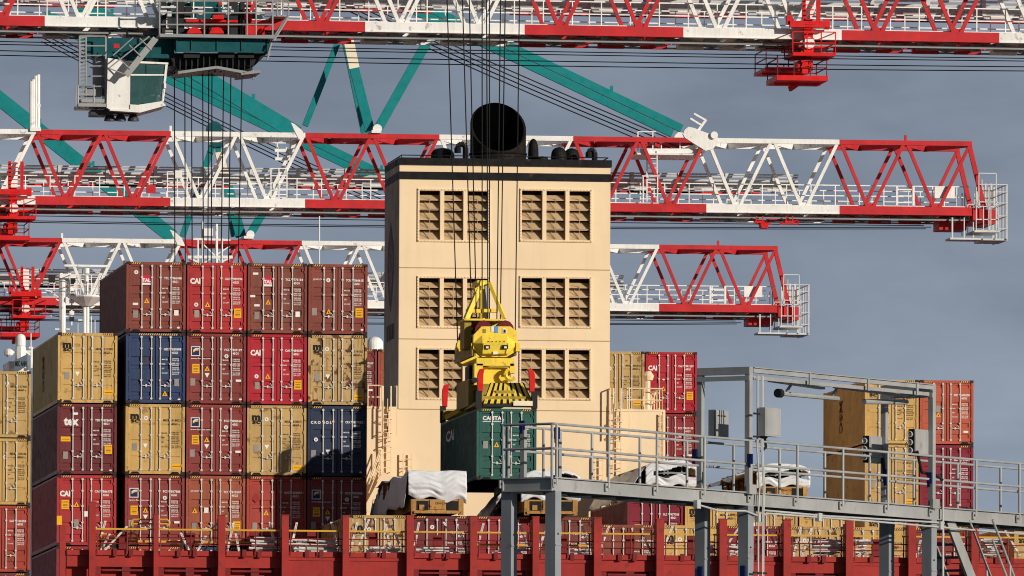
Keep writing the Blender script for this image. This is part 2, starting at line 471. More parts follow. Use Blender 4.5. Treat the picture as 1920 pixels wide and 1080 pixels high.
def container(X0, Y0, Z0, spec, label, group, detail=2):
    """X0 = left edge of the front, Y0 = door end, Z0 = underside"""
    o = empty('shipping_container', (X0+hw, Y0, Z0), label, 'container', group)
    mt = spec['mat']
    link('side_wall', _side[0], mt, o); link('side_wall', _side[1], mt, o); link('roof', _roof, mt, o); link('floor', _floor, near_black, o)
    link('frame', _frame, [spec.get('frame', mt), casting, near_black], o)
    st = spec.get('style', 'A')
    if detail:
        link('hazard_stripe', _haz[bool(spec.get('fullhaz'))], [hazy, near_black], o)
    for s in (-1, 1):
        d = link('door', _door[(s, st)], mt, o)
        for k, x in enumerate(RODX if detail else ()):
            if (x < 0) != (s < 0): continue
            rr = link('lock_rod', _rod, rodgal, d, (x, 0, 0))
            if detail > 1 and k in (0, 2) : link('handle', _handle[1], rodgal, d, (x, 0, spec.get('hz', 0)))
    if detail:
        tm = spec.get('txt', txtw)
        if 'code' in spec:
            me = mk_codes(spec['code'], 0).mesh('serial_lettering'); link('serial_lettering', me, tm, o)
            link('data_lettering', mk_data(spec.get('data', 'n')), tm, o)
        if spec.get('logo'):
            me, ms = logo(spec['logo']); link('logo', me, ms, o)
        for t, a, b in spec.get('stk', ()):
            me, ms, nm = sticker(t); link(nm, me, ms, o, (fx(a), 0, fz(b)))
    if spec.get('side'):
        mb = MB(); put = spec['side']
        # big company letters stacked along the shaded side
        zc = 2.3
        if put == 'msc':
            vs, fs, w = text_polys('MSC', .03)
            k = 1.5/w
            mb.add([(-hw-.004, 7.4 - (b*1.1), zc - a*k) for a, b, c in vs], fs)
        else:
            vs, fs, w = text_polys(put, .03); k = 1.7/w
            mb.add([(-hw-.004, 10.2 - a*k*1.6, 2.0 + b*.6) for a, b, c in vs], fs)
        link('side_lettering', mb.mesh('side_lettering'), spec.get('sidemat', txtk), o)
    ALLC.append(o)
    return o
def cp(n, rgb, rust=.12, streak=.25, gain=1.):
    g = .3*rgb[0]+.55*rgb[1]+.15*rgb[2]; rgb = tuple(x*.88+g*.12 for x in rgb)      # sun-faded
    return paint(n, rgb, .52, .14, streak+.15, rust, gain=gain)
C_brown = cp('container_brown', (138,66,54), .1); C_brown2 = cp('container_brown_worn', (136,70,56), .18, .4)
C_cai = cp('container_red', (184,46,46), .05); C_crim = cp('container_crimson', (186,32,46), .05)
C_flor = cp('container_maroon', (136,56,52), .08); C_flor2 = cp('container_maroon_red', (146,58,54), .1)
C_tan = cp('container_yellow_tan', (204,162,88), .2); C_tan2 = cp('container_tan_rusty', (192,156,96), .7, .5); C_tan3 = cp('container_tan', (194,156,92), .3)
C_blue = cp('container_blue', (48,66,104), .15, .55); C_navy = cp('container_navy', (44,56,82), .06)
C_org = cp('container_red_orange', (176,64,50), .15, .35); C_bro = cp('container_orange_brown', (166,82,58), .2, .4)
C_tex = cp('container_wine', (116,46,48), .06); C_cai2 = cp('container_red_faded', (180,48,48), .12)
C_wine = cp('container_dark_wine', (136,32,50), .05); C_orange = cp('container_orange', (184,82,58), .1)
C_green = cp('container_green', (42,92,82), .04, .3); C_darkred = cp('container_dark_red', (150,42,46), .1)
C_old = cp('container_dull_brown', (120,58,48), .25, .5)
STD = [('triangle',.345,.445),('wbar',.155,.40),('plate',.155,.255),('white',.845,.28),('dot',.88,.07)]
STC = [('spot',.155,.40),('triangle',.345,.40),('plate',.165,.27),('caution',.855,.285),('dot',.9,.065)]
STF = [('caution',.155,.50),('triangle',.345,.50),('down',.345,.41),('plate',.105,.31),('spot',.67,.68),('wbar',.875,.335),('dot',.91,.07)]
STM = [('down',.335,.41),('plate',.155,.39),('ybar',.86,.12)]
STM2 = [('spot',.33,.80),('down',.335,.41),('plate',.155,.39),('ybar',.86,.12)]
def sp(mat, **k): d = dict(mat=mat); d.update(k); return d
def msc(mat, code, stk=STM2, **k): return sp(mat, style='B', logo='msc', code=code, txt=txtd, stk=stk, data='wide', **k)
def stack(px, py, Dm, cols, top_of, note, group, words, bottom=None, fullw=None, detail=2, pitch=PITCH_X):
    """columns of specs from the top down; px,py = photo point of the top left front corner"""
    Y = YD(px, py, Dm); P0 = PY(px, py, Y)
    base = None
    for c, col in enumerate(cols):
        for t, s in enumerate(col):
            if s is None: continue
            lab = s['label'] + ' ' + words(c, t)
            container(P0.x + c*pitch, Y, P0.z - CH - t*PITCH_Z, s, lab, group, s.get('det', detail))
        z = P0.z - CH - (len(col)-1)*PITCH_Z
        base = z if base is None else min(base, z)
    return P0.x, Y, base, P0.z
BASES = []
TW = ['top tier', 'second tier', 'third tier', 'fourth tier', 'lowest tier']
CWD = ['first column of main stack', 'second column of main stack', 'third column of main stack', 'last column of main stack']
main_cols = [
 [sp(C_brown, logo='tal', code='TCLU 986498 8', stk=[('spot',.165,.85)]+STD, label='rust brown container with red and white tag'),
  sp(C_blue, code='GESU 620508 5', stk=[('plate',.86,.30),('triangle',.66,.14),('dot',.9,.06)], fullhaz=True, label='scuffed blue container'),
  msc(C_tan, 'MSCU 618021 0', stk=[('spot',.345,.80)]+STM, label='yellow tan container with black emblem'),
  sp(C_flor2, logo='florens', code='FCIU 817386 2', stk=STF, label='maroon red container with blue emblem'),
  sp(C_org, code='GATU 412207 3', stk=STD, label='red orange container')],
 [sp(C_cai, logo='cai', code='CAIU 989596 9', stk=STC, label='bright red container with white letters'),
  sp(C_flor, logo='florens', code='FCIU 829129 4', stk=STF, label='dark maroon container with blue emblem'),
  sp(C_flor2, logo='florens', code='FCIU 858564 8', stk=STF, label='maroon red container with blue emblem'),
  sp(C_bro, logo='small', code='TCNU 819547 6', stk=[('triangle',.15,.50),('white',.345,.51),('plate',.14,.28),('caution',.86,.29)], label='orange brown container with yellow placard'),
  sp(C_blue, code='GESU 413380 1', stk=STD, label='dark blue container')],
 [sp(C_brown2, logo='tal', code='TCLU 773154 8', stk=[('wbar',.13,.85),('wbar',.08,.53)]+STD, label='worn brown container with red and white tag'),
  sp(C_crim, logo='cai', code='CAIU 484039 3', stk=STC, label='crimson container with white letters'),
  msc(C_tan3, 'MSCU 818071 5', label='tan container with black emblem'),
  sp(C_org, logo='diamond', code='UACU 802894 0', stk=[('triangle',.33,.48),('plate',.14,.29)], label='red orange container with diamond patch'),
  sp(C_darkred, code='TGHU 552716 4', stk=STD, label='dark red container')],
 [sp(C_brown, logo='small', code='TCNU 566615 2', stk=[('spot',.335,.77),('plate',.105,.32),('triangle',.345,.32),('caution',.86,.31),('dot',.91,.07)], label='brown container with round white mark'),
  msc(C_tan2, 'MSCU 318102 0', stk=[('spot',.32,.80)]+STM, label='rust stained tan container with black emblem'),
  sp(C_navy, logo='cronos', code='CRXU 817052 3', stk=[('spot',.14,.52),('plate',.10,.32),('down',.345,.35),('dot',.9,.06)], label='navy blue container with white letters'),
  sp(C_flor, logo='florens', code='FCIU 809306 2', stk=STF, label='dark maroon container with blue emblem in shadow'),
  sp(C_old, code='TRLU 640115 7', stk=STD, label='dull brown container')]]
g0 = 'containers in the main stack'
x, Y, z, zt = stack(237.5, 490, 466, main_cols, None, '', g0, lambda c, t: TW[t] + ', ' + CWD[c])
BASES.append((x, x+10, Y, z)); MAIN = (x, Y, z, zt)
left_cols = [[msc(C_tan, 'MSCU 317383 4', stk=[('down',.33,.42),('plate',.155,.39),('ybar',.86,.16)], side='msc', sidemat=near_black, label='yellow tan container with black emblem'),
  sp(C_tex, logo='tex', code='TEXU 632652 0', stk=[('ybar',.14,.50),('plate',.14,.27),('caution',.86,.36),('wbar',.3,.86),('dot',.9,.06)], label='wine red container with large white letters'),
  sp(C_cai2, logo='cai', code='CAIU 866178 3', stk=[('caution',.14,.58),('triangle',.33,.58),('plate',.33,.32),('white',.5,.45)], label='faded red container with white letters'),
  sp(C_darkred, code='CAIU 415579 0', stk=STD, label='dark red container half hidden')]]
x, Y, z, _ = stack(109, 623, 465.6, left_cols, None, '', 'containers in the left stack', lambda c, t: ['topmost', 'second', 'third', 'lowest'][t] + ' of lone column left of main stack')
BASES.append((x, x+2.5, Y, z))
fl_cols = [[msc(C_tan3, 'MSCU 517306 1', stk=[('spot',.58,.82),('down',.57,.43),('plate',.28,.42)], label='tan container with black emblem'),
  msc(C_tan, 'MSCU 720446 8', stk=[('spot',.55,.72),('plate',.26,.3)], label='yellow tan container with black emblem'),
  sp(C_org, code='GATU 106552 7', stk=[('spot',.22,.48),('plate',.22,.28)], label='red orange container'),
  sp(C_old, code='TRLU 340021 9', stk=STD, label='dull brown container')]]
x, Y, z, _ = stack(-47, 695, 493, fl_cols, None, '', 'containers at the left edge', lambda c, t: ['topmost', 'second', 'third', 'lowest'][t] + ' in column cut by left edge')
BASES.append((x, x+2.5, Y, z))
# behind the casing, left and right
bl = [[sp(C_flor, code='FCIU 910357 6', stk=STF, label='maroon container'), sp(C_darkred, code='FCIU 910377 1', stk=STD, label='dark red container')],
      [sp(C_bro, code='TCNU 512219 0', stk=STD, label='brown container'), sp(C_tex, code='TEXU 110337 5', stk=STD, label='wine red container')]]
x, Y, z, _ = stack(610, 653.5, 533, bl, None, '', 'containers behind the casing', lambda c, t: ['in the upper tier', 'in the lower tier'][t] + (' glimpsed between main stack and casing' if c == 0 else ' half hidden behind the casing side'))
BASES.append((x, x+5, Y, z))
br = [[msc(C_tan3, 'MSCU 806561 3', stk=[('spot',.33,.72),('ybar',.86,.16)], label='tan container'),
       msc(C_tan, 'MSCU 441206 9', label='yellow tan container'), sp(C_old, label='brown container', det=0), sp(C_org, label='red orange container', det=0)],
      [sp(C_crim, logo='cai', code='CAIU 991259 9', stk=[('dot',.35,.55),('triangle',.345,.40),('caution',.86,.29)], label='crimson container with white letters'),
       sp(C_darkred, logo=None, code='FCIU 810105 6', stk=[('spot',.67,.66),('wbar',.87,.33)], label='dark red container'), sp(C_wine, label='wine red container', det=0), sp(C_brown, label='brown container', det=0)]]
x, Y, z, _ = stack(1112, 658, 534, br, None, '', 'containers right of the casing', lambda c, t: ['topmost', 'second', 'third', 'lowest'][t] + (' in column touching the casing' if c == 0 else ' in outer column right of casing'))
BASES.append((x, x+5, Y, z))
rs = [[msc(C_tan, 'MSCU 335702 4', stk=[('spot',.33,.80),('ybar',.86,.2)], side='msc', sidemat=txtd, label='yellow tan container with black emblem'),
       msc(C_tan3, 'MSCU 728578 0', label='tan container with black emblem'),
       msc(C_tan, 'MSCU 640125 1', label='yellow tan container'), sp(C_old, label='brown container', det=0), sp(C_wine, label='wine red container', det=0)],
      [sp(C_orange, code='BMOU 608250 2', stk=[('plate',.345,.55),('triangle',.345,.46),('wbar',.86,.20)], label='orange container'),
       sp(C_wine, code='GLDU 711803 5', stk=[], label='dark wine container'),
       msc(C_tan3, 'MSCU 905541 3', label='tan container'), sp(C_org, label='red orange container', det=0), sp(C_brown, label='brown container', det=0)]]
x, Y, z, _ = stack(1622, 711, 511, rs, None, '', 'containers in the right stack', lambda c, t: ['topmost', 'second', 'third', 'fourth', 'lowest'][t] + (' in left column of far right stack' if c == 0 else ' in right column of far right stack'))
BASES.append((x, x+5, Y, z))
# low row between casing and right stack
lowr = [[sp(C_wine, code='GLDU 977765 9', stk=[('caution',.19,.55)], label='wine red container with yellow placard'), sp(C_old, label='brown container', det=0), sp(C_wine, label='wine red container', det=0)],
  [msc(C_tan, 'MSCU 648921 3', label='yellow tan container with black emblem'), sp(C_org, label='red orange container', det=0), sp(C_brown, label='brown container', det=0)],
  [msc(C_tan3, 'MSCU 840021 5', stk=[('white',.2,.62)], label='tan container'), sp(C_brown, label='brown container', det=0), sp(C_wine, label='wine red container', det=0)],
  [msc(C_tan, 'MSCU 661027 2', stk=[('triangle',.2,.6)], label='yellow tan container'), sp(C_wine, label='wine red container', det=0), sp(C_org, label='red orange container', det=0)]]
ORD = ['first', 'second', 'third', 'fourth', 'fifth', 'sixth', 'seventh', 'eighth']
x, Y, z, LOWTOP = stack(1177, 935, 495, lowr, None, '', 'containers in the low row', lambda c, t: ['top', 'middle', 'bottom'][t] + f' layer, {ORD[c]} from left in row behind gantry', pitch=2.52)
BASES.append((x, x+10, Y, z)); LOWROW = (x, Y)
# front bay behind the lashing bridge: left group then right group
fb = [[msc(C_tan2, 'MSCU 602671 7', label='rusty tan container')],
  [sp(C_tex, code='TEXU 862221 8', stk=[('spot',.35,.84)], label='wine red container with round sticker')],
  [sp(C_darkred, code='CAIU 815106 6', stk=STC, label='dark red container')],
  [sp(C_old, code='TGHU 402217 8', stk=[('caution',.3,.6)], label='dull brown container')]]
x, Y, z, FBTOP = stack(655, 965, 456, fb, None, '', 'containers behind the lashing bridge', lambda c, t: f'{ORD[c]} from left under the tarped trucks')
BASES.append((x, x+10, Y, z)); FB = (x, Y)
fb2 = [[sp(C_brown2, code='CAIU 377206 1', stk=[('white',.05,.55),('spot',.26,.55)], label='worn brown container')],
  [msc(C_tan, 'MSCU 712004 4', label='yellow tan container')], [sp(C_darkred, code='TGHU 317771 0', stk=STD, label='dark red container')],
  [msc(C_tan2, 'MSCU 119034 2', label='rusty tan container')], [msc(C_tan3, 'MSCU 771155 1', label='tan container')], [sp(C_flor, code='FCIU 302113 4', stk=[], label='maroon container')]]
x, Y, z, FB2TOP = stack(1121, 983, 461, fb2, None, '', 'containers behind the lashing bridge', lambda c, t: f'{ORD[c]} from left behind bridge, right of casing', pitch=2.56)
BASES.append((x, x+15.3, Y, z))
x, Y, z, _ = stack(1902, 985, 500, [[msc(C_tan3, 'MSCU 556610 2', side='msc', sidemat=txtd, label='tan container with shaded side')]], None, '', 'containers at the right edge', lambda c, t: 'cut by the right edge beyond the stairs')
BASES.append((x, x+2.5, Y, z))
# the container in the air
Yg = YD(894, 765, 459.5); Pg = PY(894, 765, Yg)
GX, GY, GZ = Pg.x, Yg, Pg.z
green_spec = sp(C_green, logo='capital', code='CLHU 902072 5', stk=[('plate',.15,.49),('triangle',.335,.49)], side='CAI', sidemat=glab, hz=-.05, label='')
green_c = container(GX, GY, GZ-CH, green_spec, 'green container with white lettering hanging in the air from the yellow spreader', None)
# code sits higher on this one
# ------------------------------------------------------------------ the ship
HX0, HX1 = 36.0, 88.0
ship = empty('container_ship', (62, 430, 0), 'red container ship with a cream funnel casing carrying the stacked containers', 'ship')
Yc = YD(945, 500, 511)                       # casing front wall
def C_(u, v, dy=0.): return PY(u, v, Yc + dy)
cx0 = C_(748.5, 500).x; cx1 = C_(1144, 500).x
z_top = C_(945, 298).z; z_und = C_(945, 311).z; z_b0 = C_(945, 324).z; z_b1 = C_(945, 338.5).z; z_led = C_(945, 769).z
CD = 5.6
DECK = 13.0
cas = MB()
# louvre openings
banks = []
for (u0, u1) in ((785.5, 916), (977.5, 1107)):
    for (v0, v1) in ((357, 451), (521, 612.5), (655, 747)):
        banks.append((C_((u0+u1)/2, 0), u0, u1, v0, v1))
def wall_with_holes(mb, x0, x1, z0, z1, holes, y, mi=0):
    xs = sorted({x0, x1} | {h[0] for h in holes} | {h[1] for h in holes}); zs = sorted({z0, z1} | {h[2] for h in holes} | {h[3] for h in holes})
    for a, b in zip(xs, xs[1:]):
        for c, d in zip(zs, zs[1:]):
            mx, mz = (a+b)/2, (c+d)/2
            if any(h[0] < mx < h[1] and h[2] < mz < h[3] for h in holes): continue
            mb.add([(a,y,c),(b,y,c),(b,y,d),(a,y,d)], [(0,1,2,3)], mi)
holes = []
for c, u0, u1, v0, v1 in banks:
    um, vm = (u0+u1)/2, (v0+v1)/2
    holes.append((C_(u0, vm).x, C_(u1, vm).x, C_(um, v1).z, C_(um, v0).z))
# the six banks line up: share their edges
for k in range(3):
    a, b = holes[k], holes[k+3]
    dz = 0
holes = [(holes[3*(i//3)][0], holes[3*(i//3)][1], h[2], h[3]) for i, h in enumerate(holes)]
wall_with_holes(cas, cx0, cx1, z_led, z_b1, holes, Yc)
cas.add([(cx1,Yc,z_led),(cx1,Yc+CD,z_led),(cx1,Yc+CD,z_top-.05),(cx1,Yc,z_top-.05)], [(0,1,2,3)])
cas.add([(cx0,Yc,z_b1),(cx1,Yc,z_b1),(cx1,Yc,z_top-.05),(cx0,Yc,z_top-.05)], [(0,1,2,3)])
cas.add([(cx0,Yc+CD,z_led),(cx1,Yc+CD,z_led),(cx1,Yc+CD,z_top-.05),(cx0,Yc+CD,z_top-.05)], [(3,2,1,0)])
casing = build('funnel_casing', cas, cream, ship)
# weld seams
sm = MB()
for v in (504, 637.5):
    z = C_(945, v).z; sm.box(cx0+.01, cx1-.01, Yc-.012, Yc-.002, z-.02, z+.02)
sm.box(cx0+.01, cx1-.01, Yc-.012, Yc-.002, z_led-.02, z_led+.02)
build('weld_seam', sm, paint('cream_seam', (176,146,104), .6, .1, .2), casing)
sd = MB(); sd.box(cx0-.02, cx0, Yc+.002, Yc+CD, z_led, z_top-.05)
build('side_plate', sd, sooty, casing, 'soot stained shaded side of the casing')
em = MB()
zc = C_(735, 480).z; yc = Yc + CD*.55
pts = [(0,1.9),(.9,.7),(1.0,-.4),(.55,-1.9),(0,-2.5),(-.55,-1.9),(-1.0,-.4),(-.9,.7)]
em.add([(cx0-.025, yc-a*1.3, zc+b*.95) for a, b in pts], [tuple(range(8))], 0)
em.add([(cx0-.03, yc-a*.8, zc+b*.6-.1) for a, b in pts], [tuple(range(8))], 1)
for k in range(5): em.box(cx0-.04, cx0-.028, yc-1.5+k*.62, yc-1.12+k*.62, zc-3.6, zc-2.9, 0)
build('faded_emblem', em, [paint('worn_dark_emblem', (66,58,56), .7, .4, .7, scale=1.5), paint('worn_red_emblem', (112,72,66), .7, .4, .6)], casing)
bd = MB(); e = .06
bd.box(cx0-.03, cx1+.05, Yc-.10, Yc+CD+.05, z_und, z_top)          # overhanging top fascia
bd.box(cx0-.022, cx1+.02, Yc-.03, Yc+CD+.02, z_b1, z_b0)
build('black_band', bd, black, casing)
# louvres
fr = MB()
for hx0, hx1, hz0, hz1 in holes:
    for a, b, c, d in ((hx0-.07,hx0+.02,hz0-.07,hz1+.07),(hx1-.02,hx1+.07,hz0-.07,hz1+.07)): fr.box(a,b,Yc-.05,Yc+.12,c,d)
    fr.box(hx0+.02,hx1-.02,Yc-.05,Yc+.12,hz1-.02,hz1+.07); fr.box(hx0+.02,hx1-.02,Yc-.05,Yc+.12,hz0-.07,hz0+.02)
    w = (hx1-hx0-.04)
    n = 22
    for i in range(n):                             # bolt heads round the frame
        xx = hx0-.025+ (hx1-hx0+.05)*i/(n-1); fr.box(xx-.025,xx+.025,Yc-.075,Yc-.052,hz1+.01,hz1+.05); fr.box(xx-.025,xx+.025,Yc-.075,Yc-.052,hz0-.05,hz0-.01)
    for i in range(18):
        zz = hz0+ (hz1-hz0)*i/17; fr.box(hx0-.05,hx0-.01,Yc-.075,Yc-.052,zz-.025,zz+.025); fr.box(hx1+.01,hx1+.05,Yc-.075,Yc-.052,zz-.025,zz+.025)
build('louvre_frame', fr, cream, casing, split=False)
for hx0, hx1, hz0, hz1 in holes:
    w = (hx1-hx0)/3.
    for k in range(3):
        lv = MB(); a = hx0 + k*w + (.02 if k == 0 else .09); b = hx0 + (k+1)*w - (.02 if k == 2 else .09)
        if k < 2: lv.box(b, b+.18, Yc-.03, Yc+.5, hz0+.02, hz1-.02, 2)
        lv.box(a, b, Yc+.52, Yc+.54, hz0, hz1, 1)  # near-black sheet stands in for the shade behind the slats
        h = (hz1-hz0-.04)/5
        for i in range(5):
            z0 = hz0+.02+i*h
            # sloping slat: low edge in front
            zt_l = h*.93 if i < 4 else h*.6; lv.add([(a,Yc+.06,z0+.03),(b,Yc+.06,z0+.03),(b,Yc+.36,z0+zt_l),(a,Yc+.36,z0+zt_l),(a,Yc+.06,z0+.0),(b,Yc+.06,z0+.0),(b,Yc+.36,z0+zt_l-.03),(a,Yc+.36,z0+zt_l-.03)],
                   [(0,1,2,3),(7,6,5,4),(0,4,5,1),(2,6,7,3)])
            lv.bar((a+.25*(b-a),Yc+.05,z0+zt_l*.9),(a+.5*(b-a),Yc+.03,z0+.06),.02,.02)
            if i in (1, 3): lv.bar((a,Yc+.04,z0+h*.02+.05),(b,Yc+.04,z0+h*.02+.05),.03,.03)
        m_ = (a+b)/2
        lv.bar((m_,Yc+.045,hz0+.1),(m_,Yc+.045,hz1-.35),.025,.025)
        for z in (hz0, hz1): lv.box(a, b, Yc+.02, Yc+.5, z-.015, z+.015)
        build('louvre', lv, [creamlv, near_black, cream], casing, split=False)
# lower house
lx0 = C_(560, 800).x; lx1 = C_(1246, 800).x; LD = 6.4
lo = MB(); lo.box(lx0, lx1, Yc, Yc+LD, DECK, z_led-.001)
house = build('deck_house', lo, cream, ship)
ed = MB(); ed.box(cx1+.1, lx1+.03, Yc-.03, Yc+.05, z_led, z_led+.1); ed.box(lx0, cx0-.1, Yc-.03, Yc+.05, z_led, z_led+.1)
ed.box(lx1-.07, lx1+.03, Yc-.04, Yc-.003, DECK+2, z_led)
build('edge_trim', ed, cream, house)
# exhaust stack with slanted open mouth
def slant_pipe(mb, c, r, zb, zf, zk, n=40, wall=.11):  # outer skin, inner flue and lip
    vo = []
    for rr in (r, r-wall):
        for i in range(n):
            t = 6.28318*i/n; x = c[0]+rr*math.cos(t); y = c[1]+rr*math.sin(t); s = (math.sin(t)+1)/2
            vo.append((x, y, zf + (zk-zf)*s))
    for rr in (r, r-wall):
        for i in range(n):
            t = 6.28318*i/n; vo.append((c[0]+rr*math.cos(t), c[1]+rr*math.sin(t), zb))
    N_ = n; fs = []
    for i in range(n):
        j = (i+1) % n
        fs += [(2*N_+i, 2*N_+j, j, i), (i, j, N_+j, N_+i)]
    mb.add(vo, fs); mb.add(vo, [(N_+i, N_+(i+1) % n, 3*N_+(i+1) % n, 3*N_+i) for i in range(n)], 1)
ZR = z_top
xm = C_(934, 240, 2.6).x
ex = MB(); r_ex = (C_(986, 240, 2.6).x - C_(882, 240, 2.6).x)/2
slant_pipe(ex, (xm, Yc+2.6), r_ex, ZR-.02, C_(934, 283, 1.3).z, C_(934, 193, 3.9).z)
ex.add([(xm+(r_ex-.07)*math.cos(6.2832*i/24), Yc+2.6+(r_ex-.07)*math.sin(6.2832*i/24), ZR+.15) for i in range(24)], [tuple(range(24))], 1)
ex.ring((xm, Yc+2.6, ZR+.4), (1,0,0), (0,1,0), r_ex+.02, .05, 28)
build('exhaust_stack', ex, [soot, flue], ship, split=False)
def dome(u, w_px, v, yy, nm='vent_cowl', sq=1.):
    mb = MB(); r = w_px/2/41.5; x = C_(u, v, yy-Yc).x; h = (C_(u, v, yy-Yc).z - ZR)
    prof = [(r, -.02), (r, h*.45), (r*.94, h*.66), (r*.78, h*.83), (r*.5, h*.95), (r*.15, h)]
    mb.lathe((x, yy, ZR), prof, 18); build(nm, mb, black, ship)
dome(830, 45, 277.5, Yc+2.2); dome(1000, 20, 260, Yc+3.2, 'vent_cowl'); dome(1048, 30, 276, Yc+2.0); dome(1072, 30, 278, Yc+2.3); dome(1016, 22, 293, Yc+1.5)
def goose(u0, u1, v, yy):
    mb = MB(); xa = C_(u0, v, 1.2).x; xb = C_(u1, v, 1.2).x; r = abs(xb-xa)/2; zc = C_(u0, v, 1.2).z - r
    mb.tube((xb, yy, ZR-.02), (xb, yy, zc), .13, 10); mb.ring(((xa+xb)/2, yy, zc), (1,0,0), (0,0,1), r, .13, 10, 0, 0, 3.4)
    mb.tube((xa, yy, zc+.02), (xa, yy, zc-.22), .15, 10); build('gooseneck_vent', mb, black, ship)
goose(858, 873, 270, Yc+1.2); goose(1104, 1115, 281, Yc+1.2)
rl = MB()
zr = C_(945, 293).z
rl.poly([(cx0+.1,Yc+CD,zr),(cx0+.1,Yc+.1,zr),(cx1-.1,Yc+.1,zr),(cx1-.1,Yc+CD,zr)], .025)
k = cx0+.1
while k < cx1: rl.tube((k,Yc+.1,ZR-.02),(k,Yc+.1,zr),.02,5); k += 1.1
build('roof_rail', rl, black, ship)
# ladders on the cream wall
def ladder(u0, u1, v0, v1, cage=(), out=.22, top=0.):
    mb = MB(); um = (u0+u1)/2
    xa, xb = C_(u0, v0).x, C_(u1, v0).x; za, zb = C_(um, v1).z, C_(um, v0).z
    y = Yc-out
    for x in (xa, xb): mb.bar((x,y,za),(x,y,zb+top),.06,.05)
    z = za+.15
    while z < zb: mb.tube((xa,y,z),(xb,y,z),.024,5); z += .34
    z = za+.3
    while z < zb: mb.bar((xa,y,z),(xa,Yc,z),.04,.03); mb.bar((xb,y,z),(xb,Yc,z),.04,.03); z += 1.4
    for v in cage:
        zz = C_(um, v).z; mb.ring(((xa+xb)/2, y, zz), (1,0,0), (0,-1,0), (xb-xa)*.5+.06, .022, 12, 0, 0, 3.1416)
        mb.bar(((xa+xb)/2, y-(xb-xa)*.5-.06, zz), ((xa+xb)/2, y-(xb-xa)*.5-.06, zz+.9), .03,.03)
    build('ladder', mb, cream, house)
ladder(717, 732, 766, 898, (786, 812, 838), .25, 1.0); ladder(755, 771, 850, 896); ladder(1149, 1163, 770, 890, (792, 818, 843), .25, 1.0); ladder(1115, 1129, 856, 912); ladder(1237, 1243, 776, 870, (), .12)
def railing(mb, pts, h, posts, r=.03, mids=(.5,)):
    for a, b in zip(pts, pts[1:]):
        a = Vector(a); b = Vector(b); n = max(1, round((b-a).length/posts))
        for m_ in (1,) + tuple(mids): mb.tube(a+Vector((0,0,h*m_)), b+Vector((0,0,h*m_)), r, 5)
        for i in range(n+1):
            p = a.lerp(b, i/n); mb.tube(p, p+Vector((0,0,h)), r, 5)
hr = MB()
railing(hr, [(C_(1176,770).x, Yc+.1, z_led), (lx1-.1, Yc+.1, z_led), (lx1-.1, Yc+LD-.2, z_led)], 1.05, .9)
railing(hr, [(C_(690,770).x, Yc+.1, z_led), (C_(713,770).x, Yc+.1, z_led)], 1.05, .55)
for u in (1142, 1178, 714, 742):
    x = C_(u, 770).x; hr.bar((x,Yc-.4,z_led-1.2),(x,Yc-.4,z_led+1.0),.05,.05); hr.bar((x,Yc-.4,z_led+1.0),(x,Yc+.3,z_led+1.0),.05,.05)
hr.tube((C_(1217,745).x, Yc+.6, z_led), (C_(1217,745).x, Yc+.6, z_led+1.5), .14, 8); hr.lathe((C_(1219,712).x, Yc+.6, z_led+1.45), [(.2,0),(.26,.2),(.12,.4)], 10)
for u in (1224, 1231, 1236): hr.bar((C_(u,768).x-.35, Yc+.8, z_led), (C_(u,768).x, Yc+1.4, z_led+.95), .07, .1)
build('house_railing', hr, cream, house)
stp = MB()
pa, pb = C_(686, 960), C_(710, 900)
for y in (Yc-.35, Yc-1.0):
    stp.bar((pa.x, y, pa.z), (pb.x+.3, y, pb.z+.2), .08, .5)
    stp.tube((pa.x, y, pa.z+1.2), (pb.x, y, pb.z+1.3), .03, 5); stp.tube((pa.x, y, pa.z+.8), (pb.x, y, pb.z+.8), .025, 5)
    stp.tube((pb.x, y, pb.z), (pb.x, y, pb.z+1.3), .03, 5)
build('stairway', stp, cream, house)
# white top hamper of the wheelhouse, far forward
Yf = YD(100, 600, 600)
def Q(u, v, dy=0.): return PY(u, v, Yf+dy)
mast = MB()
def vt(mb, u, v0, v1, r, dy=0., n=10, mi=0): mb.tube(Q(u, v1, dy), Q(u, v0, dy), r, n, mi)
vt(mast, 117.5, 525, 720, .16); vt(mast, 114, 512, 600, .1)
for u in (158.5, 164): vt(mast, u, 570, 720, .1)
vt(mast, 162, 515, 575, .11); vt(mast, 162, 503, 513, .16)
mast.box(Q(120.5,498).x, Q(204,498).x, Yf-.1, Yf+.1, Q(160,500.5).z, Q(160,496.5).z)
c = Q(162, 562); mast.lathe(c, [(.25,-.35),(.9,.05),(1.0,.12),(1.0,.2)], 14)
railing(mast, [tuple(c+Vector(p)) for p in ((-.95,-.9,.2),(1.3,-.9,.2),(1.3,.9,.2),(-.95,.9,.2),(-.95,-.9,.2))], 1.05, .6, .025)
for v in (548, 565): mast.bar(Q(85 if v < 560 else 105, v-4), Q(118, v+2), .07, .07)
mast.bar(Q(92, 545), Q(117, 562), .05, .05)
for u, v in ((97,520),(135,522)): 
    mast.box(Q(u,v).x-.16, Q(u,v).x+.16, Yf-.2, Yf+.2, Q(u,v+8).z, Q(u,v-4).z, 1); mast.bar(Q(u, v+10), Q(117, v+8), .06, .06)
for k in range(7):
    p = Q(134.5, 532+k*11); mast.box(p.x-.12, p.x+.12, Yf-.15, Yf+.15, p.z-.1, p.z+.1, 1 if k % 2 == 0 else 0)
mast.bar(Q(134.5,524), Q(134.5,610), .07, .07)
for u in (95, 97, 130): mast.bar(Q(u, 592), Q(118, 594), .05, .06)
mast.box(Q(118,520).x-.2, Q(142,520).x, Yf-.3, Yf+.3, Q(120,522).z, Q(120,514).z)
for u, v0 in ((146,606),(171,592),(178,600)): vt(mast, u, v0, 640, .025, 0, 5)
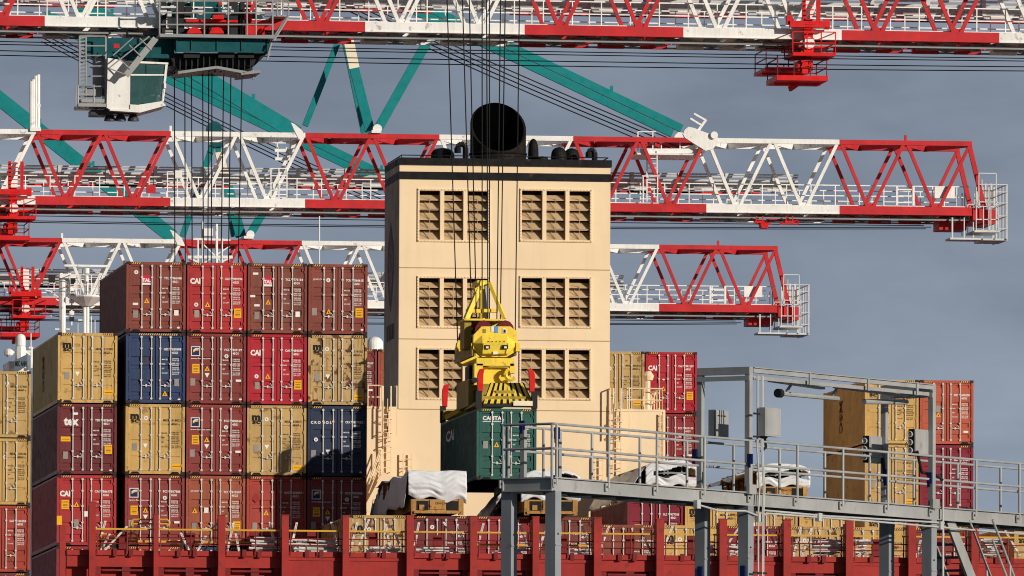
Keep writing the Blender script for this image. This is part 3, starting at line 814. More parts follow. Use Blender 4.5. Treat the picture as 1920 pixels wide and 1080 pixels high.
for u, v in ((107,617),(127,617),(150,600)): mast.box(Q(u,v).x-.11, Q(u,v).x+.11, Yf-.1, Yf+.1, Q(u,v+1.5).z, Q(u,v-1).z)
build('signal_mast', mast, [white, dark], ship)
def radome(u, v0, v1, w, dy, nm='radome'):
    mb = MB(); p = Q(u, v1, dy); s = (Q(u+w/2, v1, dy).x - Q(u-w/2, v1, dy).x)/2; h = Q(u, v0, dy).z - p.z
    mb.lathe(p, [(s*.8,-.6),(s*.85,-.05),(s,0),(s,h-s*.9)] + [(s*math.cos(a), h-s*.9+s*.9*math.sin(a)) for a in (.3,.6,.9,1.2,1.45)], 18)
    build(nm, mb, white, ship)
radome(38.5, 626, 648, 19, 0); radome(703, 631, 656, 31, -30)
bh = MB()
bh.box(Q(17,700).x, Q(55,700).x, Yf+.3, Yf+4, DECK, Q(40,677).z)
bh.tube(Q(38.5,650), Q(38.5,690), .28, 8); bh.bar(Q(18,661),Q(60,659),.12,.12); bh.bar(Q(38,652),Q(61,668),.1,.1)
bh.bar(Q(60,652),Q(60,690),.14,.14); bh.bar(Q(54,652),Q(62,652),.1,.1); bh.lathe(Q(16.5,661),[(.1,-.22),(.24,-.12),(.24,.1),(.1,.2)],10)
bh.box(Q(70,900).x, Q(200,900).x, Yf+1, Yf+12, DECK, Q(100,720).z)
bh.box(Q(640,900).x, Q(720,900).x, Yf-33, Yf-25, DECK, Q(703,657,-30).z-.5)
vt(bh, 58, 625, 655, .03)
build('wheelhouse_top', bh, white, ship)
nb = MB(); a, b_ = Q(26,694), Q(50.5,668)
nb.add([(a.x,Yf-.3,a.z-.15),(b_.x,Yf-.3,a.z+.2),(b_.x,Yf-.3,b_.z+.1),(a.x,Yf-.3,b_.z-.25),(a.x,Yf-.2,a.z-.15),(b_.x,Yf-.2,a.z+.2),(b_.x,Yf-.2,b_.z+.1),(a.x,Yf-.2,b_.z-.25)], [(0,1,2,3),(7,6,5,4),(0,4,5,1),(1,5,6,2),(2,6,7,3),(3,7,4,0)], 0)
put_text(nb, 'MSC ANN', a.x+.04, (a.z+b_.z)/2-.17, Yf-.31, .38, 1, .03, width=b_.x-a.x-.08)
build('name_board', nb, [paint('board_grey',(92,104,118),.5,.1,.2), txtk], ship)
lm = MB()
Yl = YD(395, 455, 560)
def QL(u, v): return PY(u, v, Yl)
for u in (380, 406): lm.tube(QL(u,520), QL(u, 415 if u == 380 else 420), .07, 6)
lm.bar(QL(365,505), QL(430,462), .06,.06); lm.bar(QL(430,505), QL(378,455), .06,.06); lm.box(QL(384,0).x, QL(401,0).x, Yl-.3, Yl+.3, QL(392,443).z, QL(392,429).z)
lm.bar(QL(352,482), QL(436,482), .12,.14); lm.bar(QL(362,448), QL(432,450), .1,.1); lm.bar(QL(352,482), QL(372,492), .08,.08); lm.bar(QL(436,482), QL(412,492), .08,.08)
for u in (371, 416): lm.tube(QL(u,510), QL(u,447), .05, 6)
lm.tube(QL(599,520), QL(599,405), .03, 5); lm.box(QL(365,0).x, QL(437,0).x, Yl+1, Yl+3, DECK, QL(400,515).z); lm.box(QL(590,0).x, QL(610,0).x, Yl+1, Yl+3, DECK, QL(600,520).z)
lm.bar(QL(599,516), QL(599,516)+Vector((0,1.5,0)), .1); 
for u in (380,406,371,416): lm.bar(QL(u,512), QL(u,512)+Vector((0,1.5,0)), .1)
build('lattice_mast', lm, white, ship)
# hull, hatch covers and lashing bridge
Yb = YD(945, 1045, 447)
def B(u, v, dy=0.): return PY(u, v, Yb+dy)
hl = MB()
yb0 = Yb+.2; yb1 = Yf+60
hl.add([(HX0,yb0,-3),(HX1,yb0,-3),(HX1,yb0,DECK),(HX0,yb0,DECK),(HX0,yb1,-3),(HX1,yb1,-3),(HX1,yb1,DECK),(HX0,yb1,DECK),(62,yb1+30,-3),(62,yb1+40,DECK+3)],
       [(0,1,2,3),(3,2,6,9,7),(1,5,6,2),(0,3,7,4),(5,8,9,6),(4,7,9,8)])
build('hull', hl, hullred, ship)
hc = MB()
for (x0, x1, y, z) in BASES: hc.box(x0-.05, x1+.05, y+.1, y+CL+.3, DECK-.05, z-.021)
build('hatch_cover', hc, hullrd2, ship)
lb = empty('lashing_bridge', (0,0,0), None, None); lb.parent = ship; lb.location = (0,0,0)
lb.location = Vector((60, Yb, DECK)) - Vector(ship.location)
def z_b(v): return B(945, v).z
zS = z_b(1043)
LEFTS = [(166,942,178),(287,965,296),(408,967,421),(527,967,540),(641,968,653),(761,968,774),(880,969,893),(997,970,1009),(1112,972,1126),(1229,974,1243),(1347,975,1361),(1467,976,1481),(1584,977,1598),(1701,978,1715),(1819,978,1833),(1937,979,1951)]
xsL = [B(a, 1000).x for a, _, _ in LEFTS]
bx0 = B(126, 1000).x; bx1 = B(2200, 1000).x
lbm = MB()
lbm.box(bx0, bx1, Yb+.02, Yb+1.1, zS-.10, zS+.10)                     # walkway shelf
lbm.box(bx0, bx1, Yb+.10, Yb+.9, zS-.55, zS-.101)                   # upper beam
lbm.box(bx0, bx1, Yb+.32, Yb+.8, zS-3.2, zS-.551)              # recessed plate behind
lbm.box(bx0, bx1, Yb+.15, Yb+.319, zS-3.2, zS-2.2)
br_o = build('cross_beam', lbm, hullred, lb)
for i, (u0, v, u1) in enumerate(LEFTS):
    pm = MB(); x0 = B(u0, 1000).x; x1 = B(u1, 1000).x; zt = B(u0, v).z
    pm.box(x0, x1, Yb-.35, Yb+.02-.003, DECK-4, zt); pm.box(x0+.02, x0+.1, Yb+.018, Yb+.6, zS+.1, zt-.1)
    pm.box(x0-.02, x1+.02, Yb-.37, Yb+.0, zt, zt+.03)
    build('post', pm, hullred, lb)
    if i+1 < len(LEFTS):
        xa = x1; xb = B(LEFTS[i+1][0], 1000).x
        if i in (3, 4, 7, 9, 10, 12, 14):                   # solid plated bays
            q = MB(); q.box(xa+.002, xb-.002, Yb+.0, Yb+.099, zS-3.2, zS-.24); q.box(xa+.002, xb-.002, Yb-.04, Yb+.019, zS-.24, zS-.12); build('side_plate', q, hullred, lb)
        else:
            q = MB(); n = 8; r = .25                           # arched cut-outs under the beam
            zt2 = zS-.62
            q.box(xa+.002, xa+.25, Yb+.08, Yb+.3, zS-3.2, zS-.56); q.box(xb-.25, xb-.002, Yb+.08, Yb+.3, zS-3.2, zS-.56); mid = (xa+xb)/2+.1
            q.box(mid-.16, mid+.16, Yb+.08, Yb+.3, zS-3.2, zS-.56); q.box(xa+.3, xb-.3, Yb+.05, Yb+.25, zS-.72, zS-.64)
            build('bracket', q, hullrd2, lb)
        sh = MB(); mid = (xa+xb)/2 + random.uniform(-.1,.3)      # short stub post and thin rails
        sh.box(mid-.17, mid+.17, Yb+.5, Yb+.7, zS+.1, zS+.1+random.uniform(.7,.95))
        build('stub_post', sh, hullrd2, lb)
        th = MB()
        for v_ in (1014, 1026): th.tube((xa, Yb-.05, z_b(v_)), (xb, Yb-.05, z_b(v_)), .022, 5)
        for x in (xa+.1, (xa*.45+xb*.55), xb-.15): th.tube((x, Yb-.05, zS-.05), (x, Yb-.05, z_b(1000)), .025, 5)
        for x in (xa+.35*(xb-xa), xa+.62*(xb-xa)): th.box(x-.08, x+.08, Yb-.06, Yb+.04, zS-.14, zS+.16)
        build('guard_rail', th, hullrd2, lb)
        y_ = MB(); zz = z_b(999)
        y_.bar((xa, Yb-.08, zz), (xb, Yb-.08, zz), .05, .065)
        if i in (0, 1, 2, 6, 7): y_.bar((xa, Yb+1.3, z_b(1019)), (xb, Yb+1.3, z_b(1019)), .06, .08)
        build('yellow_rail', y_, yelrail, lb)
hoop = MB()
for (u0, u1, v0, v1, dy) in ((246, 317, 974, 1000, .3), (188, 257, 1001, 1020, 1.2)):
    for off in (0, 8):
        pts = [B(u0, v1+12, dy), B(u0, v0+off+4, dy), B(u0+4, v0+off, dy), B(u1-4, v0+off, dy), B(u1, v0+off+4, dy), B(u1, v1+12, dy)]
        hoop.poly(pts, .035, 6)
build('yellow_gate', hoop, yelrail, lb)
# placard on the short left post
q = MB(); q.box(B(113,980).x, B(124,980).x, Yb+.1, Yb+.5, DECK, B(118,984).z); q.box(B(125,980).x, B(165,980).x, Yb+.52, Yb+.9, zS-.9, zS-.6); build('post', q, hullred, lb)
q = MB(); q.box(B(113.5,0).x, B(123,0).x, Yb+.05, Yb+.09, B(118,984).z, B(118,967).z); build('placard', q, ylab, lb)
# loose lashing gear
def rod_bundle(u0, u1, v0, v1, slope=0., n=26, lab='', ragged=1.):
    mb = MB(); rnd = random.Random(int(u0))
    for i in range(n):
        v = v0 + (v1-v0)*(i/(n-1)); t = (v-v0)/(v1-v0)
        a = u0 + rnd.uniform(0, 26)*ragged + (1-t)*0; b = u1 - rnd.uniform(0, 30)*ragged
        dy = .25 + rnd.uniform(0, .6)
        mb.tube(B(a, v+rnd.uniform(-1,1), dy), B(b, v+slope*(b-a)*(1-t*.9)+rnd.uniform(-1,1), dy+rnd.uniform(-.1,.1)), .034, 5)
        if rnd.random() < .5: mb.tube(B(a, v, dy), B(a+7, v+1, dy), .055, 6)
    k = (u0+u1)/2
    for s in (.3, .72):                                   # cradle the rods lie in
        u = u0+(u1-u0)*s; mb.bar((B(u,v1).x, Yb+.2, zS+.1), (B(u,v1).x, Yb+1.0, zS+.1), .06, .06)
    o = build('lashing_rod_bundle', mb, rodm); tag(o, lab, 'rods', 'bundles of lashing rods on the bridge'); return o
rod_bundle(466, 527, 1007, 1039, .06, 26, 'tall sheaf of steel lashing rods on bridge, left of fifth red post', .5)
rod_bundle(541, 636, 1012, 1039, .06, 24, 'long steel lashing rods lying between the fourth and fifth tall posts under dark containers')
rod_bundle(685, 760, 1027, 1040, .0, 13, 'low pile of pale rods before the rusty tan container')
rod_bundle(776, 860, 1026, 1040, .0, 13, 'low pile of pale rods below the tarped load near casing')
rod_bundle(921, 997, 1030, 1040, .0, 10, 'low pile of pale rods beside the gantry end column')
rod_bundle(1066, 1106, 1028, 1040, .0, 8, 'short pale rods just right of the front gantry column')
rod_bundle(1318, 1346, 1022, 1040, .0, 14, 'steel rods between two grey gantry columns, left of red post')
rod_bundle(1362, 1392, 1022, 1040, .0, 12, 'steel rods right beside the cabled gantry column')
rod_bundle(1518, 1583, 1013, 1040, .0, 24, 'high stack of steel rods under the middle of the gantry')
rod_bundle(1600, 1638, 1013, 1040, .0, 22, 'high stack of steel rods left of a rear gantry column')
rod_bundle(1834, 1888, 1012, 1042, .0, 24, 'high stack of steel rods beyond the gantry stairs')
lean = [(204,1002,184,1040),(236,988,188,1040),(196,978,190,1000),(258,986,224,1030),(338,1000,352,1030),(406,981,392,996),(436,982,424,1037),(440,998,448,1038),(384,1006,368,1036),(394,1012,380,1036),
 (505,980,512,1010),(555,981,548,1012),(620,980,634,1036),(668,981,655,1037),(690,975,672,1022),(733,985,752,1030),(722,984,730,1026),(784,981,776,1024),(831,980,850,1010),(857,984,876,1040),(905,983,896,1016),(974,984,990,1030),(1026,988,1010,1020),(1018,1004,1010,1030),(1090,985,1107,1040),
 (1140,988,1126,1026),(1205,1004,1220,1036),(1259,988,1244,1026),(1384,990,1366,1016),(1448,990,1466,1042),(1440,994,1452,1020),(1500,990,1486,1042),(1520,992,1502,1044),(1562,990,1572,1022),(1730,996,1716,1044),(1884,996,1910,1040),(1742,1020,1718,1042)]
rg = None
Z0 = Vector((0,0,0))
for i, (u0, v0, u1, v1) in enumerate(lean):
    mb = MB(); dy = .12 if i % 3 else .9
    a, b = B(u0, v0, dy), B(u1, v1, dy); d = (b-a).normalized(); sx = Vector((.09,0,0))
    mb.tube(a, a.lerp(b,.55), .022, 5); mb.tube(a+sx*.6, b+sx*.6, .018, 5)
    mb.tube(a.lerp(b,.5), a.lerp(b,.95), .034, 6); mb.bar(a-sx*.2, a+sx*.8, .05, .06); mb.bar(b-sx*.2, b+sx*.9, .05, .06)
    o = build('lashing_turnbuckle', mb, rodm)
    k = sum(1 for a_ in LEFTS if a_[0] < (u0+u1)/2)
    ONM = ['zeroth','first','second','third','fourth','fifth','sixth','seventh','eighth','ninth','tenth','eleventh','twelfth','thirteenth','fourteenth','fifteenth','sixteenth','last']
    tag(o, f'steel lashing rod leaning on the bridge rail just past the {ONM[k]} tall red post', 'lashing rod', f'lashing rods past the {ONM[k]} post')
# tarped loads on flat racks
def flat_rack(u0, u1, vt, vb, Dm, side, label, shape, topz, hole0=.20):
    """u0,u1 front edges; vt tarp top, vb rack underside"""
    Y = YD((u0+u1)/2, vb, Dm)
    P = lambda u, v: PY(u, v, Y)
    xa, xb = P(u0, vb).x, P(u1, vb).x; zb = topz
    o = empty('flat_rack_load', ((xa+xb)/2, Y, zb), label, 'tarped load', 'tarped loads on flat racks')
    ln = CL; W = xb-xa
    fr = MB(); fr.box(xa, xb, Y, Y+ln, zb+.14, zb+.62)
    for x in (xa, xb-.2):
        for y in (Y-.03, Y+ln-.2): fr.box(x, x+.2, y, y+.2, zb, zb+.62)
    fr.box(xa+.21, xa+.7, Y-.01, Y-.002, zb+.18, zb+.56, 1); fr.box(xb-.7, xb-.21, Y-.01, Y-.002, zb+.18, zb+.56, 1); fr.box(xa+.32, xa+.52, Y-.05, Y-.011, zb+.2, zb+.4)  # near-black panels stand in for shade inside the rack's two openings
    fr.box(xa+.75, xb-.75, Y-.04, Y-.002, zb+.22, zb+.6); fr.bar((xa+.1,Y-.06,zb+.1),(xb-.1,Y-.06,zb+.1),.1,.09)
    build('flat_rack', fr, [rackm, near_black], o)
    lt = MB(); put_text(lt, 'CR4-CA', xa+.95, zb+.42, Y-.045, .13, 0, .02); build('lettering', lt, txtd, o)
    # cargo: dark machine under the sheet
    cg = MB(); h = P(u0, vt).z - (zb+.62)
    cg.box(xa+.2, xb-.2, Y+.5, Y+ln-.8, zb+.62, zb+.62+h*.88)
    if shape == 'cab':
        for k in (.34, .42, .72): cg.box(xa+W*k, xa+W*k+.06, Y+.30, Y+.36, zb+.62+h*.45, zb+.62+h*.8, 1)
        cg.bar((xa+.25,Y+.33,zb+.62+h*.52),(xb-.2,Y+.33,zb+.62+h*.52),.05,.07,1)
    for k in range(3): cg.tube((xa+.2, Y+1.6+3*k, zb+1.0), (xb-.2, Y+1.6+3*k, zb+1.0), .42, 14)
    build('cargo', cg, [dark, steelgr], o)
    if side == 'timber' or shape == 'box':
        tb = MB()
        for k in range(4): tb.box(xa+.02, xa+.08, Y+1.2, Y+ln-.6, zb+.7+k*h*.2, zb+.66+(k+1)*h*.2)
        for k in range(7): tb.box(xa-.04, xa+.019, Y+1.4+k*1.6, Y+1.55+k*1.6, zb+.62, zb+.62+h*.86)
        build('timber_side', tb, timber, o)
    # draped sheet: front, top and side as one crumpled surface
    rnd = random.Random(int(u0)); ph = [rnd.uniform(0, 6) for _ in range(10)]
    NX, NF, NY = 40, 30, 46
    sx0, sx1 = xa-.14, xb+.12
    folds = [(rnd.uniform(0, 6.28), rnd.uniform(2, 9), rnd.uniform(0, 6), rnd.uniform(.5, 1)) for _ in range(9)]
    def wob(a, b):
        z = 0; wa = a + .35*math.sin(2.3*b+ph[1]); wb = b + .3*math.sin(1.9*a+ph[2])
        for an, fr_, p_, am in folds: z += am*(.05/fr_)*(1-2*abs(math.sin(fr_*(wa*math.cos(an)+wb*math.sin(an))+p_))**.6)
        return z
    tp = MB()
    ztop = zb+.62+h
    def crown(s): 
        base = ztop + .02*math.sin(9*s+ph[5])
        if shape == 'cab': base -= .30*(abs(2*s-1)**3)
        return base
    grid = {}
    vs = []; fs = []
    def vert(p): vs.append(p); return len(vs)-1
    lowf = [(.62 if shape == 'cab' else .48) + .10*math.sin(7*s/NX*2+ph[6]) + (.25*(1-s/NX) if shape != 'cab' else 0) for s in range(NX+1)]
    for i in range(NX+1):
        s = i/NX
        for j in range(NF+1):
            t = j/NF; z = crown(s)*(1-t) + (zb+lowf[i])*t
            sw = t - .10*math.cos(6.2832*(s*1.5+.2)) ; y = Y + .12 + wob(s*2, t*2)*.6 - .055*abs(math.sin(8*sw+ph[3]))*(.3+t) - .03*abs(math.sin(17*sw+3*s+ph[6])) - .16*math.sin(t*3.1)*(.6 if shape == 'cab' else 1.)
            grid['f', i, j] = vert((sx0+(sx1-sx0)*s, y, z))
    for i in range(NX):
        for j in range(NF):
            s, t = (i+.5)/NX, (j+.5)/NF
            if shape == 'cab' and .16 < s < .95 and hole0 + .32*(1-s)**1.5 < t < .60 + .04*math.sin(6*s): continue
            fs.append((grid['f',i,j], grid['f',i,j+1], grid['f',i+1,j+1], grid['f',i+1,j]))
    for i in range(NX+1):
        s = i/NX
        for k in range(NY+1):
            q_ = k/NY
            if k == 0: grid['t', i, 0] = grid['f', i, 0]; continue
            sag = -.16*abs(math.sin(q_*9+ph[8])) - (.5*q_ if side == 'low' else 0)
            grid['t', i, k] = vert((sx0+(sx1-sx0)*s + .03*math.sin(8*q_), Y+.12+q_*(ln-.6), crown(s)+sag+wob(q_*4, s)*.8))
    for i in range(NX):
        for k in range(NY): fs.append((grid['t',i,k], grid['t',i+1,k], grid['t',i+1,k+1], grid['t',i,k+1]))
    slope = .8 if shape == 'cab' else .1
    dropm = {'full': 1.0, 'timber': .18, 'half': .6, 'low': .95}[side]
    for k in range(NY+1):
        q_ = k/NY
        dr = dropm*(1 - .45*max(0, math.sin(q_*5+ph[9]))*(side != 'full')) 
        if side == 'full': dr = 1.0 - .12*abs(math.sin(q_*4.2))
        for j in range(9):
            t = j/8
            if j == 0: grid['s', k, 0] = grid['t', 0, k] if k else grid['f', 0, 0]; continue
            p0 = vs[grid['s', k, 0]]
            fold = .11*abs(math.sin(11*q_+.8*t+ph[0])) + .05*abs(math.sin(27*q_-1.1*t+ph[4]))
            grid['s', k, j] = vert((sx0-slope*t**.8-fold*t-wob(q_*5, t*1.4)*.4, p0[1], p0[2]-(h+.3)*t*dr))
    for k in range(NY):
        for j in range(8):
            if side == 'full' and shape == 'box' and .48 < k/NY < .98 and j < 2.2 + 1.6*math.sin(k*.9): continue
            fs.append((grid['s',k,j], grid['s',k+1,j], grid['s',k+1,j+1], grid['s',k,j+1]))
    tp.add(vs, fs)
    me = tp.mesh('tarpaulin', worldloc(o))
    for p in me.polygons: p.use_smooth = True
    t_ = link('tarpaulin', me, tarp, o)
    sm_ = t_.modifiers.new('thickness', 'SOLIDIFY'); sm_.thickness = .012
    return o
flat_rack(771, 869, 882, 963, 456.3, 'full', 'load under a torn white tarpaulin on an ochre rack, below the hanging container', 'box', FBTOP+.021)
flat_rack(983, 1083, 880, 966, 456.3, 'low', 'tarped load on an ochre flat rack behind the gantry end columns', 'cab', FBTOP+.021, .07)
flat_rack(1216, 1303, 862, 936, 497, 'full', 'tarped vehicle with a dark opening in the sheet, directly right of the casing', 'cab', LOWTOP+.021)
flat_rack(1424, 1514, 868, 938, 497, 'timber', 'tarped vehicle with brown timber side, rightmost of the covered loads', 'cab', LOWTOP+.021)
# ------------------------------------------------------------------ ship-to-shore cranes
WB = 4.0            # truss width
HT = 3.71           # truss height
def crane(Dm, A, B_, kA, kB, k0, k1, label, tip, HTl=HT, rails=None, spikes=()):
    """A,B_ = photo points on the centre line of the bottom girder at panel nodes kA,kB"""
    Y = YD((A[0]+B_[0])/2, (A[1]+B_[1])/2, Dm)
    a = PY(*A, Y); b = PY(*B_, Y); p = (b.x-a.x)/(kB-kA); sl = (b.z-a.z)/(b.x-a.x)
    X = lambda k: a.x + (k-kA)*p
    Zb = lambda x: a.z + (x-a.x)*sl
    o = empty('gantry_crane', (X(k0)-4, Y, 3.5), label, 'crane', 'ship to shore cranes')
    G = dict(X=X, Zb=Zb, Y=Y, p=p, o=o)
    def V(x, dz, dy): return Vector((x, Y+dy, Zb(x)+dz))
    k = k0
    while k < k1:
        col = white if (k//2) % 2 == 0 else red
        xa, xb = X(k), X(min(k+2, k1)); last = k+2 >= k1
        mb = MB()
        for dy in (0, WB):
            mb.bar(V(xa,.05,dy), V(xb,.05,dy), .34, .42); mb.bar(V(xa,HTl,dy), V(xb,HTl,dy), .24, .26)
            mb.bar(V(xa,-.18,dy), V(xb,-.18,dy), .46, .04)
            for j in range(k, min(k+2, k1)):
                xm = X(j)+.47*p
                mb.bar(V(X(j)+.12,HTl-.1,dy), V(xm-.15,.2,dy), .17, .19, up=(0,1,0)); mb.bar(V(xm+.15,.2,dy), V(X(j+1)-.12,HTl-.1,dy), .17, .19, up=(0,1,0))
                mb.box(xm-.32, xm+.32, Y+dy-.06, Y+dy+.06, Zb(xm)+.27, Zb(xm)+.42)
        build('boom_section', mb, col, o)
        # cross bracing between the two planes
        br = MB()
        for j in range(k, min(k+2, k1)):
            xj = X(j); xm = X(j)+.47*p
            br.bar(V(xj,HTl,0), V(xj,HTl,WB), .2, .2); 
            br.bar(V(xj,HTl-.02,.1), V(xm,HTl-.02,WB-.1), .13, .3); br.bar(V(xm,HTl-.02,WB-.1), V(X(j+1),HTl-.02,.1), .13, .3)
            br.bar(V(xm,-.05,0), V(xm,-.05,WB), .3, .36)
        for j in range(k, min(k+2, k1)):  # plates added for a shaded underside band that hides the lit back girder
            for a_, b_2 in ((.06,.40),(.60,.94)): sf = MB(); sf.box(X(j)+a_*p, X(j)+b_2*p, Y+.24, Y+WB-.24, Zb(X(j)+.5*p)-.16, Zb(X(j)+.5*p)-.13); sf.box(X(j)+a_*p, X(j)+b_2*p, Y+WB-.5, Y+WB-.24, Zb(X(j)+.5*p)-.44, Zb(X(j)+.5*p)-.161); build('soffit_plate', sf, col, o)
        build('cross_bracing', br, col, o)
        ub = MB()
        for j in range(k, min(k+2, k1)):
            xj = X(j)
            ub.bar(V(xj,-.27,.2), V(xj+.5*p,-.27,WB-.2), .14, .14); ub.bar(V(xj+.5*p,-.27,WB-.2), V(xj+p,-.27,.2), .14, .14)
            ub.box(xj+.4*p-.3, xj+.4*p+.3, Y+.3, Y+1.6, Zb(xj)-.36, Zb(xj)-.1)
        ub.bar(V(xa,-.40,.3), V(xb,-.40,.3), .12, .12); ub.bar(V(xa,-.38,WB-.2), V(xb,-.38,WB-.2), .1, .08)
        for j in range(k, min(k+2, k1)): ub.box(X(j)+.1*p, X(j)+.55*p, Y+WB-.6, Y+WB-.42, Zb(X(j))-.30, Zb(X(j))+.1); ub.box(X(j)+.7*p, X(j)+.8*p, Y+.7, Y+1.4, Zb(X(j))-.52, Zb(X(j))-.2)
        build('trolley_rail', ub, steelgr, o, split=False)
        k += 2
    # walkway with hand rails, front and back
    wl = MB(); xa, xb = X(k0), X(k1)
    for dy in (.45, WB+.5):
        wl.bar(V(xa,.30,dy), V(xb,.30,dy), .5, .05)
        y = dy + (.25 if dy > 1 else .2)
        for h in (1.42, .85): wl.bar(V(xa,h,y), V(xb,h,y), .045, .055)
        x = xa; i = 0
        while x < xb: wl.bar(V(x,.3,y), V(x,1.42,y), .05, .06); x += 1.33; i += 1
    wl.bar(V(xa,.28,.75), V(xb,.28,.75), .5, .04)
    build('walkway', wl, white, o)
    ct = MB()
    for (h0, h1, dy, w) in ((1.62, 1.98, WB+1.4, .5), (1.34, 1.50, WB+1.2, .3)): ct.bar(V(xa,(h0+h1)/2,dy), V(xb-p*2.4,(h0+h1)/2,dy), w, h1-h0)
    for (h, r) in ((2.12,.06),(2.26,.05),(1.56,.07)): ct.tube(V(xa,h,WB+1.1), V(xb-p*2.4,h,WB+1.1), r, 6)
    x = xa
    while x < xb-p*2.5: ct.box(x, x+.18, Y+WB+1.0, Y+WB+1.66, Zb(x)+1.3, Zb(x)+2.32); x += 2.6
    build('cable_tray', ct, traym, o, split=False)
    cb = MB(); k = k0
    while k < k1-2:
        if (k//2) % 2: cb.bar(V(X(k),1.22,WB+1.1), V(X(k+2),1.22,WB+1.1), .5, .12)
        k += 1
    build('tray_beam', cb, redd, o)
    # rope sheaves, spikes and little junction boxes along the boom
    for k in range(k0, k1):
        if k in spikes:
            s = MB(); s.bar(V(X(k),HTl+.1,0), V(X(k),HTl+.42,0), .13, .13); build('top_spike', s, white if (k//2)%2 == 0 else red, o)
    # ropes under the boom
    rp = MB()
    for (dz0, dz1, dy) in rails or ():
        n = 24; pts = []
        for i in range(n+1):
            x = xa+(xb-xa-2)*i/n; pts.append(V(x, dz0+(dz1-dz0)*(1-(2*i/n-1)**2), dy))
        rp.poly(pts, .024, 5)
    if rails: build('trolley_rope', rp, wirem, o)
    # land side: legs, portal and the mast the stays run to
    lg = MB(); x0 = X(k0)
    zt = Zb(x0)
    for x in (x0-2, x0-22):
        for dy in (-7, WB+7):
            lg.bar((x, Y+dy, 3.6), (x, Y+dy, zt-1.5), 1.4, 1.4)
        lg.bar((x, Y-7.6, zt-2.2), (x, Y+WB+7.6, zt-2.2), 1.4, 1.8)
    for dy in (-7, WB+7): lg.bar((x0-22, Y+dy, 14), (x0-2, Y+dy, 14), 1.2, 1.6)
    build('portal_leg', lg, white, o)
    bg = MB()
    for dy in (0, WB): bg.bar((x0-30, Y+dy, zt), (x0, Y+dy, zt), .9, 1.6)
    build('rear_girder', bg, red, o)
    ms_ = MB()
    for dy in (0, WB): ms_.bar((x0-3, Y+dy, zt), (x0-1, Y+dy*.4+WB*.3, zt+26), .8, .8); ms_.bar((x0-28, Y+dy, zt), (x0-1.4, Y+dy*.4+WB*.3, zt+25), .6, .6)
    build('apex_mast', ms_, tealdk, o)
    if tip:
        xt = xb; tp = MB()
        # hanging cage at the boom tip
        for dy in (-.3, WB+.3):
            for (x, z0, z1) in ((xt+.2,-1.0,1.35),(xt+.9,-1.0,1.35),(xt+1.9,-1.45,1.5),(xt+1.3,-1.45,2.1),(xt+.35,.2,2.1)): tp.bar((x,Y+dy,zt_(Zb,x)+z0),(x,Y+dy,zt_(Zb,x)+z1),.05,.05)
        zz = Zb(xt)
        for z in (-1.0,-.4,.3,.55): tp.bar((xt+.2,Y-.3,zz+z),(xt+1.4,Y-.3,zz+z),.05,.05)
        for z in (2.1,1.5): tp.bar((xt+.35,Y-.3,zz+z),(xt+1.3,Y-.3,zz+z),.05,.05); 
        for z in (-1.45,-.9,-.2,.5,1.1,1.5):
            tp.bar((xt+1.9,Y-.3,zz+z),(xt+1.9,Y+WB+.3,zz+z),.05,.05)
            if z > -1: tp.bar((xt+1.3,Y-.3,zz+z),(xt+1.9,Y-.3,zz+z),.045,.045)
        for i in range(5): tp.bar((xt+1.9,Y+WB*i/4,zz-1.45),(xt+1.9,Y+WB*i/4,zz+1.5),.045,.045)
        tp.box(xt+.1, xt+1.5, Y-.4, Y+WB*.6, zz-1.1, zz-1.0); tp.box(xt+.6, xt+1.95, Y-.2, Y+WB*.7, zz-1.52, zz-1.42)
        tp.box(xt-1.2, xt+.5, Y-.2, Y+WB*.35, zz-1.5, zz-1.4)
        for i in range(4): tp.bar((xt+.2+.4*i,Y-.35,zz-1.0),(xt+.2+.4*i,Y-.35,zz+.3),.045,.045); tp.bar((xt+.2+.4*i,Y+WB*.6,zz-1.0),(xt+.2+.4*i,Y+WB*.6,zz+.6),.045,.045)
        for z in (.3,.6,-.4): tp.bar((xt+.2,Y+WB*.6,zz+z),(xt+1.9,Y+WB*.6,zz+z),.045,.045)
        for x, z0 in ((xt-1.05,-1.45),(xt-.4,-1.45),(xt+.1,-1.45)): tp.bar((x,Y,zz+z0),(x,Y,zz-.3),.08 if x < xt-1 else .05,.08)
        for i in range(7): tp.tube((xt+.35+i*.16,Y+.5,zz+.4),(xt+.35+i*.16,Y+.5,zz+1.4+.2*(i%2)),.07,6)
        build('tip_platform', tp, paint('pale_grey_rail',(204,206,204),.5,.1,.2), o, split=False)
        bx = MB(); bx.box(xt-.02, xt+.75, Y-.1, Y+WB+.1, zz-.5, zz+.22); bx.box(xt+.76, xt+1.35, Y+.2, Y+WB-.3, zz-.6, zz+.18); bx.bar((xt-.15,Y,zz+HTl),(xt+.7,Y,zz+.2),.22,.24); bx.bar((xt-.15,Y+WB,zz+HTl),(xt+.7,Y+WB,zz+.2),.22,.24)
        bx.box(xt-1.6, xt-.1, Y+1, Y+WB-1, zz-.9, zz-.4)
        build('boom_tip', bx, red, o)
        bb = MB()
        bb.box(xt-2.0, xt-.9, Y+.1, Y+.25, zz+.75, zz+1.4); bb.box(xt-4.1, xt-3.98, Y+.2, Y+.3, zz+.3, zz+1.4); bb.box(xt-3.2, xt-3.08, Y+.2, Y+.3, zz+.3, zz+1.4)
        for z in (.5, .85, 1.2): bb.bar((xt-4.0,Y+.25,zz+z),(xt-3.1,Y+.25,zz+z),.05,.07)
        build('sign_frame', bb, white, o)
        ft = MB(); xk = X(k1-3.0)
